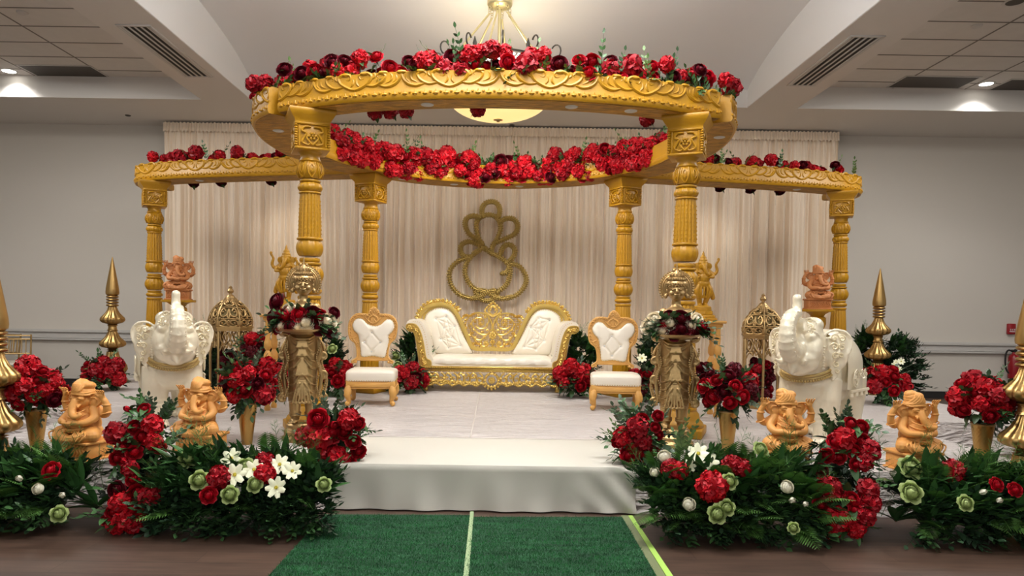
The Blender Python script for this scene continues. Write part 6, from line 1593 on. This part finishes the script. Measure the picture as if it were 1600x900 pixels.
cascade('red cascade right of the right flower bank', [(1330, 662, 'rose_crimson', 26), (1345, 668, 'rose_crimson', 28), (1318, 686, 'hyd_bright', 38), (1346, 690, 'rose_crimson', 30), (1358, 704, 'hyd_crimson', 34), (1303, 690, 'rose_deep', 26), (1335, 706, 'rose_deep', 26), (1292, 712, 'rose_crimson', 26), (1350, 722, 'hyd_crimson', 28), (1310, 714, 'rose_crimson', 26), (1284, 735, 'rose_burgundy', 26), (1338, 726, 'rose_crimson', 24), (1293, 765, 'pom_crimson', 44), (1330, 780, 'rose_deep', 30), (1355, 764, 'hyd_crimson', 34), (1336, 797, 'rose_deep', 24), (1360, 785, 'hyd_crimson', 32), (1282, 790, 'rose_crimson', 28), (1306, 812, 'hyd_bright', 42), (1350, 806, 'hyd_crimson', 34), (1336, 826, 'pom_bright', 30), (1278, 808, 'rose_burgundy', 24), (1300, 828, 'pom_bright', 28)], 2)
# stage corner clusters
def cluster(lab, pts, Y, seed, z0=STZ, ns=20):
    rnd = random.Random(seed); cx_ = sum(p[0] for p in pts)/len(pts); t = thing('corner_bouquet', lab, 'flower arrangement', (at(cx_, 700, Y).x, Y, z0), 0, 'red bouquets on the riser corners'); o0 = Vector(t.location); gr = Green()
    for (px, py, kk, sz) in pts:
        w_ = at(px, py, Y-.12+rnd.uniform(-.03, .03))-o0; flower(kk, tuple(w_), (rnd.uniform(-.5, .5), -1, rnd.uniform(0, .7)), sz*Y/FPX, t)
        for q in range(2): gr.blade('leaf', tuple(w_+Vector((0, .05, 0))), rdir(rnd, .1, .2), rnd.uniform(.09, .13), .026, .3, rnd)
    for q in range(ns*3): gr.spray('leaf' if q % 3 else 'dark', (rnd.uniform(-.12, .12), rnd.uniform(-.03, .1), rnd.uniform(.05, .3)), rdir(rnd, .15, .2), rnd.uniform(.15, .24), 6, (.06, .02), .8, .25, rnd=rnd)
    for q in range(6): gr.spray('sage', (rnd.uniform(-.12, .12), 0, .2), (rnd.uniform(-.6, .6), -.2, 1), rnd.uniform(.2, .3), 7, (.055, .018), .8, .15, rnd=rnd)
    G().ell((0, .04, .14), (.11, .08, .12)).build('moss_core', M_leafb, t); gr.build(t); return t
cluster('loose red bouquet on the left front corner of the riser', [(497, 655, 'rose_deep', 36), (522, 665, 'bud_red', 34), (545, 655, 'hyd_bright', 34), (478, 682, 'hyd_crimson', 34), (500, 685, 'hyd_bright', 42), (520, 676, 'rose_deep', 36), (512, 704, 'rose_deep', 34), (498, 706, 'hyd_crimson', 30), (560, 662, 'rose_crimson', 24), (552, 690, 'rose_crimson', 26), (528, 716, 'hyd_bright', 36), (543, 722, 'rose_deep', 30), (560, 705, 'rose_crimson', 26), (506, 724, 'rose_crimson', 22), (538, 676, 'rose_crimson', 26)], 5.28, 3)
cluster('leafy red bouquet on the right front corner of the riser', [(1028, 650, 'rose_crimson', 20), (996, 668, 'hyd_crimson', 34), (1004, 657, 'rose_crimson', 26), (975, 684, 'hyd_bright', 34), (1024, 668, 'rose_crimson', 18), (1004, 690, 'hyd_crimson', 28), (990, 698, 'rose_deep', 28), (1004, 708, 'rose_deep', 28), (980, 712, 'rose_crimson', 28), (1022, 705, 'rose_crimson', 18), (1030, 680, 'rose_crimson', 16), (985, 676, 'rose_crimson', 26), (965, 690, 'rose_crimson', 22)], 5.28, 4, ns=34)
# behind: low bouquets on the stage
BQ = [(160, 592, 9.2, .27, REDS, 20, .13, 'red bouquet on the stage left of the left elephant under the gold finial', 21),
      (1381, 600, 9.0, .28, REDS, 20, .14, 'red bouquet at the foot of the right gold finial', 22),
      (640, 605, 9.4, .25, REDS, 18, .15, 'low red bouquet between the left throne chair and the sofa', 23),
      (897, 604, 9.2, .28, REDS, 20, .15, 'low red bouquet between the sofa and the right throne chair', 24),
      (520, 608, 9.0, .27, REDS, 18, .15, 'red bouquet partly hidden left of the left throne chair', 25),
      (1013, 608, 8.9, .27, DARK, 18, .15, 'dark red bouquet partly hidden right of the right throne chair', 26),
      (437, 598, 7.3, .2, REDS, 14, .13, 'small red bouquet behind the left brass statue', 27),
      (1098, 590, 7.3, .2, DARK, 14, .13, 'small dark red bouquet behind the right brass statue', 28),
      (400, 558, 8.2, .2, DARK, 14, .12, 'burgundy bouquet right of the left lantern', 29)]
for (px, py, Y, R, mix, n, fs, lab, sd_) in BQ:
    c = at(px, py, Y); z = max(c.z, STZ+R*.75)
    if sd_ == 29: z = STZ+.62
    bouquet('stage_bouquet', lab, 'flower arrangement', (c.x, Y, z), R, mix, n, fs, 'red bouquets standing on the stage', 22, .85, sprigs=4, seed=sd_, low=-.3)
# flowers inside the lanterns
for i, px in enumerate((360, 1190)):
    c = at(px, 560, YL); t = thing('lantern_flowers', ('burgundy flower column inside the left lantern', 'burgundy flower column inside the right lantern')[i], 'flower arrangement', (c.x, YL, STZ+.09), 0, 'flower columns inside the lanterns'); gr = Green(); rnd = random.Random(60+i)
    for q in range(26):
        a = q*2.4; z = .06+.42*q/26; r = .11; flower(rnd.choice(['rose_burgundy', 'rose_burgundy', 'pom_burgundy', 'rose_crimson', 'hyd_crimson']), (r*math.cos(a), r*math.sin(a), z), (math.cos(a), math.sin(a)-.4, .3), .115, t)
        gr.blade('leaf', (r*math.cos(a)*.6, r*math.sin(a)*.6, z), (math.cos(a), math.sin(a), .2), .1, .025, .3, rnd)
    G().lathe([(.05, 0), (.09, .05), (.09, .45), (.04, .5)], 12).build('moss_core', M_leafb, t); gr.build(t)
# tall greens behind: by the lanterns, beside the sofa, by the finial
for (x0p, x1p, Y, zt, lab, bl, sd_, kw) in (
    (622, 672, 10.1, .72, 'dark leafy plant left of the sofa with pale green flowers', [(618, 556, 'ran_lime', 13), (612, 557, 'bud_white', 12), (621, 571, 'ran_lime', 12)], 31, dict(blades=12, n=110)),
    (868, 936, 10.0, .72, 'dark leafy plant right of the sofa with white flowers', [(904, 566, 'ran_white', 10), (910, 581, 'ran_white', 11), (898, 578, 'bud_red', 14), (914, 587, 'ran_white', 10)], 32, dict(blades=12, n=110, wisps=8)),
    (490, 535, 9.35, .8, 'leafy plant behind the left throne chair and brass statue', [(519, 545, 'ran_lime', 14)], 33, dict(blades=6, n=110)),
    (1000, 1045, 9.35, .85, 'leafy plant behind the right throne chair and brass statue', [(1003, 560, 'open_white', 14)], 34, dict(blades=4, n=110, ferns=14)),
    (308, 340, 8.9, .78, 'dark leafy plant between the left elephant and the lantern', [], 35, dict(blades=0, n=130, wisps=14)),
    (1335, 1372, 10.5, .85, 'dark leafy plant between the right pillar and the right gold finial', [], 36, dict(blades=12, n=110, wisps=12)),
    (1375, 1436, 10.3, .8, 'dark leafy plant with small white flowers right of the right gold finial', [(1397, 571, 'open_white', 9), (1408, 565, 'open_white', 10), (1404, 576, 'open_white', 9), (1400, 566, 'open_white', 8)], 37, dict(blades=2, n=150)),
    (395, 440, 8.6, .6, 'leafy plant between the left lantern and left brass statue', [], 38, dict(blades=2, n=80, ferns=14))):
    xa, xb = at(x0p, 560, Y).x, at(x1p, 560, Y).x; cxm = (xa+xb)/2; hwm = max((xb-xa)/2, .18)
    bed(lab, cxm-hwm, cxm+hwm, Y-.2, Y+.2, zt, sd_, bl, group='leafy plants standing on the stage', name='leafy_plant', z0=STZ, zf=(lambda z_: (lambda u: z_*(.6+.4*math.sin(PI*u))))(zt), **kw)
# sprays lying over the stage edge
for (px, py, Y, lab, k) in ((985, 626, 5.95, 'light green leafy sprig standing in front of the right throne chair', 'fresh'), (1068, 650, 5.6, 'light green leafy sprig at the feet of the right brass statue', 'fresh')):
    p = at(px, py, Y); t = thing('leafy_sprig', lab, 'greenery', (p.x, Y, STZ)); gr = Green(); rnd = random.Random(px)
    for q in range(7): gr.spray(k, (0, 0, .0), (rnd.uniform(-1, 1), rnd.uniform(-.4, .3), rnd.uniform(.2, 1.2)), rnd.uniform(.2, .33), 6, (.06, .02), .7, .2, rnd=rnd)
    gr.build(t)
